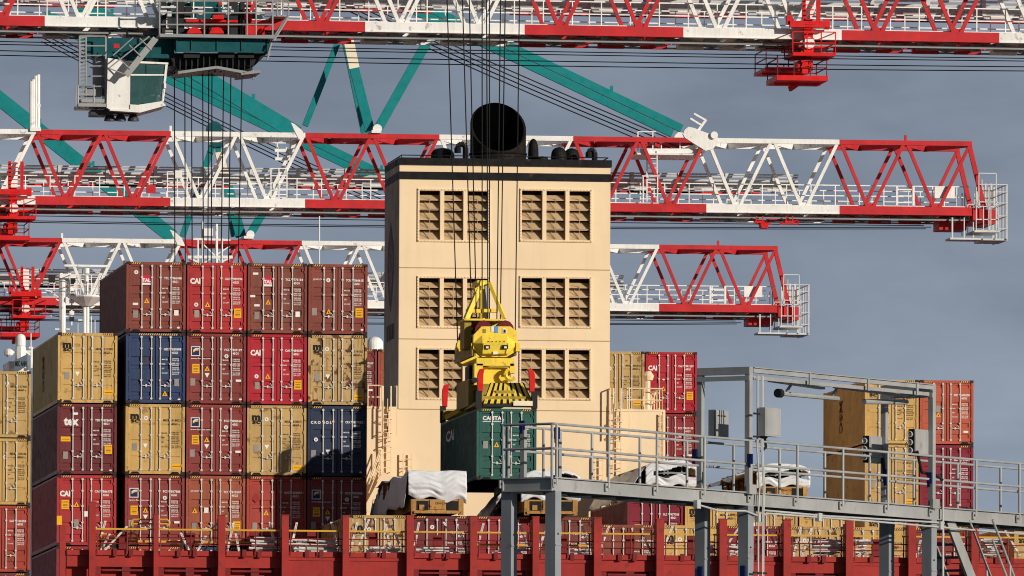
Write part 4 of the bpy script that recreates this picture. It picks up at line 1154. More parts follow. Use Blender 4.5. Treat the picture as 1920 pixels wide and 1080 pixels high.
        ft.box(xk-.15, xk+.3, Y+.3, Y+1.2, zz-.58, zz-.25); ft.prism([(xk-.5,zz-.98),(xk-.2,zz-.98),(xk-.05,zz-.62),(xk-.6,zz-.62)], Y+.5, Y+1.3); ft.bar((xk-.9,Y+.9,zz-.72),(xk+.1,Y+.9,zz-.72),.15,.05)
        build('rope_anchor', ft, redd, o)
    return G
def zt_(Zb, x): return Zb(x)
RP = ((-.72, -.92, .3), (-.75, -.98, 1.2), (-.85, -1.18, 2.4), (-.9, -1.3, WB-.4))
RP2 = ((-.52,-.58,.3),(-.75,-1.02,1.2),(-.5,-.55,WB-.3),(-.72,-.98,WB-1))
K1 = crane(516.5, (684,52), (1577,67.6), 0, 6, -12, 14, 'red and white lattice crane boom closest to viewer, crossing the very top', False, rails=RP)
K2 = crane(612, (319,380), (1573,395), 0, 10, -8, 12, 'red and white lattice crane boom ending at right above the casing, middle one', True, rails=RP2, spikes=(0, 11))
K3 = crane(685, (565,571), (1235,578), 0, 6, -10, 8, 'red and white lattice crane boom lowest and farthest, half behind the stacks', True, rails=RP2, spikes=(-4, 7))

def stay(K, u, v, slope, length_px, th=.55, wd=.3, both=True, ropes=0, off=(0,0)):
    """inclined tie from its lug on the boom up towards the mast"""
    Y = K['Y']; p = PY(u, v, Y); q = PY(u-length_px, v-length_px*slope, Y)
    for dy in ((0, WB-.4) if both else (WB*.5,)):
        mb = MB(); mb.bar(p+Vector((0,dy,0)), q+Vector((0,dy,0)), wd, th); d = (q-p)
        for t in (.12,.3,.5,.75): 
            c = p+d*t+Vector((0,dy,th*.6)); mb.box(c.x-.08,c.x+.08,c.y-.05,c.y+.05,c.z-.1,c.z+.25)
        build('stay', mb, teal, K['o'])
    if ropes:
        rb = MB()
        for i in range(ropes):
            o_ = Vector((0, .5+.7*i, -.75-.16*i)); pts = []
            for k in range(13):
                t = k/12; pts.append(p.lerp(q, t)+o_+Vector((0,0,-.5*math.sin(math.pi*t)-.25*t)))
            rb.poly(pts, .034, 5)
        build('stay_rope', rb, wirem, K['o'])
stay(K2, 1278, 241, .477, 1100, .42, .3, True, 4)
stay(K3, 985, 455, .478, 900, .46, .3, True, 4)
stay(K2, 566, 246, .60, 700, .8, .35, False)
stay(K3, 330, 441, .80, 500, .85, .35, False)
def lug(K, poly, dy0=-.15, dy1=.15, mat=white, nm='stay_lug'):
    Y = K['Y']; pts = [PY(u, v, Y) for u, v in poly]
    mb = MB(); mb.prism([(p.x, p.z) for p in pts], Y+dy0, Y+dy1); 
    mb.prism([(p.x, p.z) for p in pts], Y+WB-.3+dy0, Y+WB-.3+dy1); build(nm, mb, mat, K['o'])
lug(K2, [(1283,244),(1280,252),(1284,259),(1322,283),(1336,280),(1347,266),(1346,259),(1336,254),(1300,240),(1290,238)][::-1])
lb_ = MB(); Y2 = K2['Y']; q2 = lambda u, v, d=0: PY(u, v, Y2+d)
lb_.bar(q2(1309,245),q2(1324,224),.14,.14); lb_.bar(q2(1324,226),q2(1301,213),.16,.1); lb_.bar(q2(1317,236),q2(1294,222),.16,.1); lb_.disc((q2(1338,254).x, q2(1338,254).z), .2, Y2-.3, Y2+.3, 12)
build('obstruction_light', lb_, white, K2['o'])
lug(K2, [(545,230),(552,233),(566,245),(572,256),(560,262),(553,248)][::-1], mat=white, nm='hook_plate')
lug(K3, [(318,431),(326,434),(340,446),(347,462),(333,460),(326,446)][::-1], mat=white, nm='hook_plate')
# service gallery on the middle boom below its outer lug
sg = MB()
for dy in (.3, WB-.3):
    sg.bar(q2(1200,283,dy),q2(1316,283,dy),.12,.25)
    for u in (1196,1224,1240,1275,1310): sg.bar(q2(u,283,dy),q2(u,247 if u < 1230 else 262,dy),.06,.06)
    sg.bar(q2(1196,262,dy),q2(1316,262,dy),.05,.05); sg.bar(q2(1196,247,dy),q2(1230,247,dy),.05,.05)
for u in (1213,1232): sg.bar(q2(u,283,.2),q2(u,378,.2),.06,.06)
for v in range(288,378,9): sg.bar(q2(1213,v,.2),q2(1232,v,.2),.04,.04)
sg.box(q2(1196,0).x,q2(1316,0).x,Y2+.1,Y2+WB-.1,q2(1250,290).z,q2(1250,287).z)
sg.bar(q2(1204,330,-.1),q2(1233,330,-.1),.06,.06); sg.bar(q2(1206,330,-.1),q2(1206,380,-.1),.06,.06); sg.bar(q2(1233,330,-.1),q2(1233,380,-.1),.06,.06)
for (u0,u1,v0,v1) in ((314,351,322,372),(508,538,316,370)):
    for u in (u0,(u0+u1)/2,u1): sg.bar(q2(u,v1,-.1),q2(u,v0,-.1),.06,.06)
    for i in range(5): sg.bar(q2(u0,v0+(v1-v0)*i/4,-.1),q2(u1,v0+(v1-v0)*i/4,-.1),.05,.05)
sg.box(q2(329,0).x,q2(343,0).x,Y2-.2,Y2+.2,q2(335,334).z,q2(335,320).z)
for (u0,u1,v) in ((515,552,282),(516,545,298)): sg.bar(q2(u0,v,.5),q2(u1,v,.5),.1,.16); sg.bar(q2(u0+5,v-22,.5),q2(u0+5,v,.5),.07,.07); sg.bar(q2(u1-8,v-22,.5),q2(u1-8,v,.5),.07,.07); sg.bar(q2(u0,v-14,.5),q2(u1,v-14,.5),.05,.06)
build('service_gallery', sg, white, K2['o'])
rb_ = MB(); rb_.box(q2(277,0).x,q2(294,0).x,Y2-.1,Y2+.2,q2(285,362).z,q2(285,347).z); build('control_box', rb_, red, K2['o'])
# floodlights and loops under the middle boom
fl_ = MB()
for u in (1424,1480): 
    fl_.bar(q2(u-6,405),q2(u-6,415),.06,.06); fl_.bar(q2(u+6,405),q2(u+6,415),.06,.06); fl_.bar(q2(u-9,416),q2(u+9,416),.2,.12)
fl_.poly([q2(1462,420),q2(1470,416),q2(1497,414),q2(1497,420),q2(1462,420)],.04,5)
build('floodlight', fl_, redd, K2['o'])
# white tube stack on the left of the middle boom
tw = MB()
for u, v0 in ((59,150),(62.5,147),(67,140),(71.5,138)): tw.tube(q2(u,243),q2(u,v0+2),.11,8)
tw.bar(q2(56,243),q2(76,243),.5,.2); tw.bar(q2(66,198),q2(76,198),.2,.15)
build('marker_post', tw, white, K2['o'])
# folding link frames that carry the inner stays
def link_frame(K, top, base, white_to, feet, lower):
    Y = K['Y']; q = lambda u, v, d=0: PY(u, v, Y+d)
    mb = MB()
    for (u0,v0,u1,v1,d,th) in lower: mb.bar(q(u0,v0,d), q(u1,v1,d), .3, th)
    build('link_frame', mb, teal, K['o'])
    w = MB()
    for (u0,v0,u1,v1,d,th) in white_to: w.bar(q(u0,v0,d), q(u1,v1,d), .34, th)
    build('link_sleeve', w, paint('cream_white',(232,222,196),.5,.05,.2), K['o'])
    f = MB()
    for (u, v) in feet: f.box(q(u-9,0).x, q(u+9,0).x, Y-.3, Y+WB, q(u,v+3).z, q(u,v-2).z); f.disc((q(u+1,v-5).x, q(u+1,v-5).z), .25, Y-.2, Y+.2, 12)
    build('link_foot', f, white, K['o'])
link_frame(K2, None, None, [(646,40,664,128,1.0,.55)], [(706,247)],
   [(664,128,694,246,1.0,.5),(648,80,684,252,2.5,.36),(641,60,572,236,3.0,.32),(808,66,708,243,.6,.5)])
link_frame(K3, None, None, [(410,283,423,335,1.0,.5)], [(468,445)],
   [(404,240,410,285,1.0,.5),(423,335,452,444,1.0,.62),(416,300,438,444,2.5,.4),(402,262,342,444,3.0,.36),(495,395,467,443,.6,.5)])
hd = MB(); q3 = lambda u, v, d=0: PY(u, v, K3['Y']+d)
hd.disc((q3(404,240).x, q3(404,240).z), .45, K3['Y']+.5, K3['Y']+1.4, 14); hd.bar(q3(398,268,.8),q3(418,268,.8),.5,.5); build('link_head', hd, tealdk, K3['o'])

# red rope-carrier trolleys hanging from each boom
def carrier(K, u, v, s, label):
    Y = K['Y']; c = PY(u, v, Y)
    def W(px, py, dy=0.): return Vector((c.x+(px-1507)/41.3, c.y+dy, c.z+(66-py)/41.3))
    o = empty('rope_carrier', (c.x, c.y, c.z-2.4), label, 'crane trolley', 'red rope carriers on the booms')
    fm = MB(); f = -.75
    def bx(mb, u0, u1, v0, v1, d0, d1): a = W(u0, v1); b = W(u1, v0); mb.box(a.x, b.x, Y+d0, Y+d1, a.z, b.z)
    bx(fm, 1503, 1520, 38, 103, f, f+.45); bx(fm, 1500, 1506, -20, 40, f, f+.25); bx(fm, 1527, 1534, -20, 50, f, f+.25)
    bx(fm, 1476, 1551, 42, 54, f-.1, f+.3); bx(fm, 1471, 1481, 31, 48, f, f+.5); bx(fm, 1542, 1552, 38, 56, f, f+.4)
    bx(fm, 1501, 1514, 112, 140, f+.2, f+.9); bx(fm, 1493, 1522, 116, 134, f+.3, f+1.2); bx(fm, 1486, 1560, 78, 88, .25, 3.6); bx(fm, 1515, 1528, 84, 104, .3, .9)
    bx(fm, 1507, 1518, 58, 100, 3.9, 4.6)
    build('frame', fm, redd, o)
    rn = MB()
    for v_ in range(-15, 100, 9): rn.bar(W(1505,v_,f-.1), W(1521,v_,f-.1), .045, .045)
    for v_ in (90, 100, 118, 128): rn.bar(W(1498,v_,f+.1), W(1520,v_-5,f+.1), .07, .07)
    build('ladder', rn, redd, o)
    for (u0, u1, v0, v1, d0, d1) in ((1480,1561,102,110.5,-1.1,1.6),(1438,1527,125,133,.6,4.2),(1452,1549,144,157,-.7,2.6)):
        pl = MB(); bx(pl, u0, u1, v0, v0+ (v1-v0)*.75, d0, d1); bx(pl, u0+4, u1-4, v0, v1+1, (d0+d1)/2-.1, (d0+d1)/2+.1); build('platform', pl, redd, o)
    pl = MB(); pl.bar(W(1488,164,1.2), W(1512,146,.2), .14, .22); build('bracket', pl, redd, o)
    for (u0, u1, v0, v1, d0, d1, step) in ((1480,1561,63,104,-1.0,1.5,.62),(1440,1525,90,126,.7,4.1,.7),(1454,1547,112,146,-.6,2.5,.6)):
        rl_ = MB()
        for d in (d0, d1):
            for vv in (v0, (v0+v1)/2): rl_.bar(W(u0,vv,d), W(u1,vv,d), .045, .045)
            n = max(2, int((u1-u0)/41.3/step))
            for i in range(n+1): uu = u0+(u1-u0)*i/n; rl_.bar(W(uu,v0,d), W(uu,v1,d), .045, .045)
        for uu in (u0, u1):
            for vv in (v0, (v0+v1)/2): rl_.bar(W(uu,vv,d0), W(uu,vv,d1), .045, .045)
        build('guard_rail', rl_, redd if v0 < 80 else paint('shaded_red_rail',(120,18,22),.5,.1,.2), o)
    sh = MB(); sh.disc((W(1512,84).x, W(1512,84).z), .26, Y+f-.12, Y+f-.01, 16); sh.box(W(1509,0).x, W(1524,0).x, Y+.2, Y+.8, W(0,35).z, W(0,-15).z); build('sheave', sh, white, o)
    return o
carrier(K1, 1507, 66, 1, 'red access trolley with platforms hanging under the topmost boom at right')
carrier(K2, 19, 377, 1, 'red access trolley on the middle boom, cut by the left edge')
carrier(K3, 42, 566, 1, 'red access trolley under the lowest boom, above the white dome')
# ------------------------------------------------------------------ trolley with the driver's cab on the nearest boom
Yt = K1['Y'] - 1.6
def T(u, v, d=0.): return PY(u, v, Yt+d)
tro = empty('crane_trolley', T(330, 228, 2), 'dark teal crane trolley with white glazed driver cab hanging from the nearest boom', 'crane trolley')
def tb(mb, u0, u1, v0, v1, d0, d1, mi=0):
    a = T((u0), (v0+v1)/2); b = T(u1, (v0+v1)/2); um = (u0+u1)/2
    mb.box(a.x, b.x, Yt+d0, Yt+d1, T(um, v1).z, T(um, v0).z, mi)
DT = 7.0
pf = MB()
tb(pf, 298, 513, 66, 72, -.4, DT); build('deck', pf, steelgr, tro)
be = MB()
tb(be, 330, 506, 74, 97, 0, .4); tb(be, 330, 506, 96, 98.5, -.15, .0)
for u in (330, 358, 406, 452, 500): tb(be, u, u+2, 74, 97, -.06, -.001)
tb(be, 163, 329.5, 70, 107, .6, 1.4); tb(be, 302, 331, 73, 119, 1.5, 3); 
build('main_beam', be, tealdk, tro)
ub = MB()
ub.prism([(T(318,98).x,T(318,98).z),(T(504,98).x,T(504,98).z),(T(480,121).x,T(480,121).z),(T(330,122).x,T(330,122).z)][::-1], Yt+.5, Yt+DT-.6)
tb(ub, 338, 480, 120, 126, 1.5, 5)
for u in range(338, 480, 11): tb(ub, u, u+2, 104, 134, .3, .5)
for u in (345, 410, 447): tb(ub, u, u+30, 98, 108, .1, .45)
build('underframe', ub, dark, tro)
gp = MB()
for (u0,v0,u1,v1) in ((328,141,400,131),(400,131,456,141),(446,143,482,139)):
    gp.bar(T(u0,v0,1), T(u1,v1,1), 3.0, .12); 
tb(gp, 470, 486, 130, 138, .6, 2.6); tb(gp, 478, 481, 136, 145, 1, 1.2)
build('rope_guide', gp, steelgr, tro)
# deck machinery
mc = MB()
tb(mc, 372, 424, -10, 38, 3.5, 5.5); tb(mc, 330, 372, -10, 30, 4, 5.5); tb(mc, 424, 510, -5, 26, 4, 5.5); tb(mc, 352, 390, 40, 64, 4, 5.5); build('machine_house', mc, tealdk, tro)
dk = MB()
for u0, u1, v0 in ((336,350,-8),(436,450,0),(455,463,0),(396,401,40),(308,316,-6)): tb(dk, u0, u1, v0, 66, 1.0, 1.8)
tb(dk, 340, 470, 50, 56, 2.2, 3); tb(dk, 420, 460, 28, 36, 1.5, 2.6); tb(dk, 352, 366, 8, 22, 1.2, 2); tb(dk, 470, 500, 36, 64, 2, 3.4)
build('machinery_frame', dk, dark, tro)
rd = MB()
for u in (367, 409): rd.disc((T(u,63).x, T(u,63).z), .34, Yt+.6, Yt+1.6, 20)
tb(rd, 352, 450, 34, 38, .9, 1.6); tb(rd, 462, 478, 17, 32, .9, 1.6); tb(rd, 402, 422, 26, 34, .5, .9); tb(rd, 464, 500, 45, 62, .9, 1.6)
build('sheave', rd, redd, tro)
wm = MB()
rnd = random.Random(5)
for u in (302, 316, 322, 364, 375, 380, 420, 428, 436, 472, 482, 492):
    v = rnd.uniform(8, 20); tb(wm, u, u+rnd.uniform(4,9), v, v+rnd.uniform(4,10), .5, .9)
tb(wm, 304, 332, 10, 14, .4, 1); tb(wm, 362, 386, 18, 21, .4, 1); tb(wm, 418, 440, 18, 21, .4, 1); tb(wm, 312, 326, 56, 64, .4, .9)
for u in (308, 378, 430, 486): wm.disc((T(u,19).x, T(u,19).z), .17, Yt+.45, Yt+.95, 12)
build('motor', wm, paint('machine_grey_white',(206,208,206),.5,.2,.4), tro)
rl = MB()
for d in (-.35, DT-.1):
    for u in (299, 332, 383, 428, 463, 480, 511): rl.tube(T(u,68,d), T(u,-8,d), .04, 6)
    for v in (46, 24, 2): rl.tube(T(299,v,d), T(512,v,d), .035, 6)
rl.tube(T(512,68), T(540,30), .05, 6); rl.tube(T(506,98), T(500,112), .05, 6); rl.tube(T(513,76,-.3), T(540,32,-.3), .06, 6); rl.tube(T(509,80,-.3), T(502,104,-.3), .05, 6)
for u in (520, 530, 541): rl.tube(T(u,30), T(u,2), .035, 6)
rl.tube(T(512,2), T(541,2), .035, 6); rl.tube(T(512,18), T(541,18), .035, 6); tb(rl, 512, 541, 28, 31, 0, 2)
build('guard_rail', rl, galv, tro)
ar = MB(); tb(ar, 200, 318, 100, 107, .2, 2.4); tb(ar, 205, 215, 105, 116, .6, 1.4); tb(ar, 240, 252, 105, 118, .6, 1.4); tb(ar, 268, 276, 105, 118, .6, 1.4); tb(ar, 292, 300, 105, 118, .6, 1.4); build('cab_hanger', ar, tealdk, tro)
sn = MB(); tb(sn, 215, 226, 80, 88, .58, .6); build('small_sign', sn, red, tro)
# driver's cab
def Tx(u): return T(u, 160).x
def Tz(v): return T(250, v).z
cb = MB()
# white shell, front glazed bay left open
shell = [(201,110),(243,117),(243,198),(258,198),(258,209),(205,207),(199,203)]
cb.prism([(Tx(u),Tz(v)) for u, v in shell][::-1], Yt-.3, Yt+2.2)
cb.prism([(Tx(u),Tz(v)) for u, v in ((243,197),(258,197.5),(303,190),(310,198),(262,212),(205,209),(205,206),(243,206))][::-1], Yt-.35, Yt+2.3)
cb.prism([(Tx(u),Tz(v)) for u, v in ((238,115),(314,117.5),(314,121),(238,119))][::-1], Yt-.35, Yt+2.3)
cb.prism([(Tx(u),Tz(v)) for u, v in ((306,190),(302,190),(309,118),(313.5,118))][::-1], Yt-.33, Yt-.2); cb.prism([(Tx(u),Tz(v)) for u, v in ((306,190),(302,190),(309,118),(313.5,118))][::-1], Yt+2.1, Yt+2.25)
cb.prism([(Tx(u),Tz(v)) for u, v in ((243,140),(307,139.5),(307,142),(243,143))][::-1], Yt-.33, Yt-.2)
cab = build('driver_cab', cb, white, tro)
gl = MB()
gl.prism([(Tx(u),Tz(v)) for u, v in ((244,121),(309,121),(307,139),(244,140))][::-1], Yt-.28, Yt-.26); gl.prism([(Tx(u),Tz(v)) for u, v in ((244,143),(306.5,142),(302,190),(258,196),(244,196))][::-1], Yt-.28, Yt-.26)
build('cab_window', gl, glass, cab)
gd = MB(); gd.prism([(Tx(u),Tz(v)) for u, v in ((244,121),(309,121),(302,190),(258,196),(244,196))][::-1], Yt+2.0, Yt+2.02)
gd.box(Tx(272), Tx(274), Yt-.3, Yt-.25, Tz(139), Tz(121)); build('cab_back_wall', gd, paint('cab_interior',(30,52,54),.6,.1,.1), cab)
st_ = MB()
st_.box(Tx(270), Tx(292), Yt+.5, Yt+1.2, Tz(178), Tz(172)); st_.prism([(Tx(u),Tz(v)) for u, v in ((270,152),(276,150),(281,176),(272,178))][::-1], Yt+.5, Yt+1.2)
st_.box(Tx(262), Tx(268), Yt+.2, Yt+.5, Tz(192), Tz(150)); st_.box(Tx(268), Tx(300), Yt+.15, Yt+1.5, Tz(192), Tz(180)); st_.box(Tx(284), Tx(296), Yt+.2, Yt+.4, Tz(172), Tz(160)); build('driver_seat', st_, paint('cab_seat',(104,132,130),.6,.15,.1), cab)
lp = MB()
for u in (206, 226, 250): lp.lathe(T(u, 227, .6), [(.26,0),(.25,.1),(.16,.25),(.1,.36)], 12)
lp.box(Tx(172), Tx(212), Yt+.2, Yt+1.6, Tz(216), Tz(206)); lp.box(Tx(205), Tx(258), Yt+.3, Yt+1.8, Tz(213), Tz(210))
build('floodlight', lp, lampm, cab)
pp = MB(); pp.tube(T(305,190,-.3), T(309,158,-.3), .05, 6); pp.box(Tx(306), Tx(310), Yt-.4, Yt-.2, Tz(166), Tz(156)); build('mirror', pp, white, cab)
# access cage on the cab's left
cg = MB()
for d in (0, 1.6):
    for u in (149, 161, 198): cg.tube(T(u,202,d), T(u,68,d), .045, 6)
    cg.tube(T(149,68,d), T(198,68,d), .04, 6)
    for v in (86, 104, 124, 143, 162): cg.tube(T(161,v,d), T(198,v,d), .035, 6)
for v in range(72, 200, 7): cg.bar(T(149,v), T(161,v-2), .05, .06)
cg.box(Tx(146), Tx(200), Yt-.3, Yt+2, Tz(202), Tz(196)); cg.box(Tx(152), Tx(198), Yt-.2, Yt+.1, Tz(194), Tz(187))
for u in (142, 147, 176): cg.tube(T(u,200,-.2), T(u,160,-.2), .03, 5)
for v in (160, 178): cg.tube(T(142,v,-.2), T(178,v,-.2), .03, 5)
build('access_cage', cg, galv, tro)
cy = MB(); cy.tube(T(186,180,.9), T(186,100,.9), .30, 14); cy.box(Tx(162), Tx(192), Yt+.2, Yt+1, Tz(180), Tz(165)); build('hydraulic_unit', cy, steelgr, tro)
st2 = MB()
for d in (-.2, -.9): st2.bar(T(292,72,d), T(236,142,d), .08, .28)
for i in range(9): a = T(292,72,-.2).lerp(T(236,142,-.2), (i+.5)/9); st2.box(a.x-.12, a.x+.12, Yt-.9, Yt-.2, a.z-.02, a.z+.02)
st2.tube(T(280,68,-.95), T(204,128,-.95), .035, 6); st2.tube(T(250,70,-.95), T(212,104,-.95), .03, 6); st2.tube(T(204,128,-.95), T(236,140,-.95), .03, 6)
for u, v in ((242,84),(222,108),(262,72)): st2.tube(T(u,v,-.95), T(u+22,v+22,-.95), .03, 6)
build('stairway', st2, galv, tro)
# hoist ropes
def rope(pts, r, lab, grp):
    mb = MB(); mb.poly(pts, r, 6); o = build('hoist_rope', mb, wirem); tag(o, lab, 'wire rope', grp)
for ua, ub_ in ((327,328),(346.5,347.5),(359,360.5),(380,381.5),(391.5,389.5),(397.5,396),(419.5,414),(433,428),(454,446)):
    rope([PY(ua,134,Yt+2.2), PY(ub_+(ub_-ua)*.6,760,Yt+2.2)], .026, 'thin dark hoist rope hanging from the trolley beside the driver cab', 'hoist ropes under the trolley')
# ------------------------------------------------------------------ yellow headblock and spreader above the green container
YS = GY
def H(u, v, d=0.): return PY(u, v, YS+d)
spr = empty('container_spreader', (GX+hw, GY, GZ), 'yellow headblock and spreader with red corner flaps gripping the green container', 'spreader')
def hb(mb, u0, u1, v0, v1, d0, d1, mi=0):
    um, vm = (u0+u1)/2, (v0+v1)/2; mb.box(H(u0,vm).x, H(u1,vm).x, YS+d0, YS+d1, H(um,v1).z, H(um,v0).z, mi)
def hp(mb, pts, d0, d1, mi=0): mb.prism([(H(u,v).x, H(u,v).z) for u, v in pts][::-1], YS+d0, YS+d1, mi)
cyd = CL/2
DH = 3.4                           # front face of the headblock, metres behind the container end
# photo points of the headblock lie at depth DH: re-aim
def S_(u, v, d=0.): return PY(u, v, YS+DH+d)
def sp_(mb, pts, d0, d1, mi=0): mb.prism([(S_(u,v).x, S_(u,v).z) for u, v in pts][::-1], YS+DH+d0, YS+DH+d1, mi)
def sb(mb, u0, u1, v0, v1, d0, d1, mi=0):
    um, vm = (u0+u1)/2, (v0+v1)/2; mb.box(S_(u0,vm).x, S_(u1,vm).x, YS+DH+d0, YS+DH+d1, S_(um,v1).z, S_(um,v0).z, mi)
h1 = MB()
sp_(h1, [(887.5,645),(888,628),(903,612),(957,612),(969,621),(971,645),(969,658),(950,669),(904,669),(887.5,654)], 0, .5)
h1.add([S_(u,v,d) for u,v,d in ((904,629,-.02),(951,629,-.02),(968,643,-.02),(968,648,-.02),(952,666,-.05),(904,665,-.05),(888,646,-.02),(888,643,-.02),(905,644,-.34),(951,644,-.34),(950,663,-.22),(905,663,-.22))], [(0,8,9,1),(1,9,2),(2,9,3),(3,9,10,4),(4,10,11,5),(5,11,8,6),(6,8,7),(7,8,0),(8,11,10,9)])
h1.add([], [])
sb(h1, 967, 974, 643, 659, -.1, .4)
for u in (905, 951): sb(h1, u-.6, u+.6, 644, 662, -.36, -.335)
head = build('headblock', h1, yellow, spr)
h2 = MB()
sp_(h2, [(916,634),(918,616),(944,616),(946,645),(945,658),(942,666),(920,666),(916,658)], .5, 3.2)
sb(h2, 885, 892, 648, 667, .05, 5.9); sb(h2, 966, 971, 648, 665, .41, 5.9); sb(h2, 930, 936, 655, 663, 3.2, 5.4)
sb(h2, 874, 887, 599, 652, .6, 2.0)
build('headblock_body', h2, yeldark, head, split=False)
h3 = MB(); sp_(h3, [(886,640),(888,628),(904,612),(957,612),(970,622),(972,645),(968,660),(950,672),(903,672),(886,662)], 5.4, 5.9); build('rear_block', h3, yellow, head)
hs = MB()
for u0, u1 in ((891, 925), (931, 965)):
    um = (u0+u1)/2; sp_(hs, [(u0,622),(u0+2,611),(u0+8,603),(um,600),(u1-8,603),(u1-2,611),(u1,622)], .1, .5)
    sp_(hs, [(u0,622),(u0+2,611),(u0+8,603),(um,600),(u1-8,603),(u1-2,611),(u1,622)], 5.5, 5.8)
build('sheave_guard', hs, paint('dark_red_guard',(104,24,24),.6,.3,.4), head)
sw = MB()
for u0, u1 in ((891, 925), (931, 965)):
    um = (u0+u1)/2; c = S_(um, 618); sw.disc((c.x, c.z), .36, YS+DH+.6, YS+DH+.9, 18); sw.disc((c.x, c.z), .36, YS+DH+3.4, YS+DH+3.7, 18)
build('sheave', sw, dark, head)
dt = MB()
for u in (911, 945): sb(dt, u-5.5, u+5.5, 648, 655, -.37, -.335, 0)
for u in (911, 945): sb(dt, u-2, u+3, 650.5, 654, -.39, -.371, 1)
sb(dt, 927, 934, 611.5, 624, -.03, -.002, 2); sb(dt, 921, 926, 612, 622, -.03, -.002, 1); sb(dt, 906, 911, 617, 624, -.03, -.002, 3); sb(dt, 942, 949, 616, 625, -.03, -.002, 1); sb(dt, 944, 948, 618, 624, -.04, -.031, 0)
for u in (914, 922, 929, 936, 944): sb(dt, u-.7, u+.7, 640.5, 642, -.33, -.25, 0)
sb(dt, 923, 931, 660, 665, -.30, -.2, 1)
build('panel_detail', dt, [txtk, txtw, skyblue, yeldark], head)
tw = MB()
def sbar(u0,v0,u1,v1,d0,d1,w,h=None): tw.bar(S_(u0,v0,d0), S_(u1,v1,d1), w, h or w)
sb(tw, 902, 921, 522, 531, 1.2, 3.0); sb(tw, 912, 920, 531, 600, 1.9, 2.4); sbar(904,528,874,598,1.0,.7,.16,.2); sbar(918,530,946,598,1.0,.7,.13,.13); sbar(904,528,880,598,2.9,3.3,.13); sbar(918,530,946,598,2.9,3.3,.13)
sbar(899,545,896,538,1.0,1.0,.3,.4); sb(tw, 880, 910, 577, 584, .8, 1.2); sb(tw, 912, 938, 577, 583, .8, 1.2); sb(tw, 873, 947, 596.5, 600, .4, 4.4); sb(tw, 892, 946, 600, 613, 1.4, 1.9)
build('cable_tower', tw, yellow, spr)
pt = MB(); pt.tube(S_(909.5,596,1.4), S_(909.5,535,1.4), .09, 8); pt.tube(S_(908,596,2.8), S_(908,560,2.8), .12, 8); build('cylinder', pt, steelgr, spr)
# neck that joins headblock and spreader
nk = MB()
sb(nk, 893, 963, 671.5, 686, -.1, .5); sb(nk, 889, 905, 682, 722, -.1, .5); sb(nk, 956, 965, 682, 700, -.1, .4); sb(nk, 904, 958, 688, 722, .25, .5); sb(nk, 893, 963, 673, 720, 2.9, 3.3)
c = S_(957, 702); nk.ring((c.x, YS+DH-.1, c.z), (1,0,0), (0,0,1), .22, .09, 10, 0, 1.8, 5.6)
build('neck', nk, yellow, spr)
# spreader main frame along the container
mf = MB(); zt0 = GZ
mf.box(GX+hw-.75, GX+hw+.75, GY+3.0, GY+CL-3.0, zt0+.40, zt0+1.15); mf.box(GX+hw-.38, GX+hw+.38, GY+.5, GY+CL-.5, zt0+.30, zt0+.75)
mf.box(GX+.05, GX+CW-.05, GY+.2, GY+.55, zt0+.14, zt0+.50); mf.box(GX+.05, GX+CW-.05, GY+CL-.55, GY+CL-.2, zt0+.14, zt0+.50)
mf.box(GX+.5, GX+CW-.5, GY+4.4, GY+CL-4.4, zt0+1.151, zt0+1.65)
mf.box(GX+.15, GX+.55, GY+4, GY+8, zt0+.3, zt0+1.4); mf.prism([(GX-.02,zt0+.12),(GX+.5,zt0+.12),(GX+.5,zt0+.55)], GY+1.4, GY+4.2)
build('spreader_beam', mf, yeldark, spr)
mk = MB()
for i in range(6): mk.box(GX+hw-.9, GX+hw-.76, GY+3.4+i*.9, GY+3.8+i*.9, zt0+.3, zt0+.9+.25*(i%2)); 
mk.tube((GX+hw-.9,GY+3.2,zt0+1.3),(GX+hw-.9,GY+9,zt0+1.3),.12,8); mk.box(GX+.3, GX+1.0, GY+5, GY+6.4, zt0+1.2, zt0+2.0)
build('hydraulics', mk, dark, spr)
ab = MB()
ab.bar((GX+.35,GY+1.2,zt0+.16),(GX+.9,GY+3.6,zt0+.62),.5,.22); ab.bar((GX+.3,GY+CL-1.0,zt0+.16),(GX+1.0,GY+CL-3.4,zt0+.62),.5,.2); build('arm', ab, yellow, spr)
# striped sloping end guard
sg_ = MB()
pA, pB, pC, pD = H(905,758), H(1000,757), H(989,715), H(925,715)
n = 15
def gl_(s, t): 
    a = pA.lerp(pB, s); b = pD.lerp(pC, s); c = a.lerp(b, t); return Vector((c.x, GY-.05+1.15*t, c.z))
mx = MB(); mx.add([gl_(0,0),gl_(1,0),gl_(1,1),gl_(0,1),gl_(0,0)+Vector((0,.15,-.05)),gl_(1,0)+Vector((0,.15,-.05)),gl_(1,1)+Vector((0,.15,-.05)),gl_(0,1)+Vector((0,.15,-.05))], [(0,1,2,3),(7,6,5,4),(0,4,5,1),(1,5,6,2),(2,6,7,3),(3,7,4,0)], 1)
for i in range(8):
    s0 = .01+i*.128; w = .072; sh = .0
    f_ = Vector((0,-.012,.008))
    mx.add([gl_(s0,.02)+f_, gl_(s0+w,.02)+f_, gl_(min(.99,s0+w+ (.03 if i < 4 else -.03)),.98)+f_, gl_(s0+(.03 if i < 4 else -.03),.98)+f_], [(0,1,2,3)], 0)
build('striped_guard', mx, [yellow, black], spr)
eb = MB(); hb(eb, 905, 1000, 757.5, 763, -.05, .3, 1); hb(eb, 962, 998, 752, 761, -.12, -.051); build('end_beam', eb, [paint('cream_white',(232,222,196)), dark], spr)
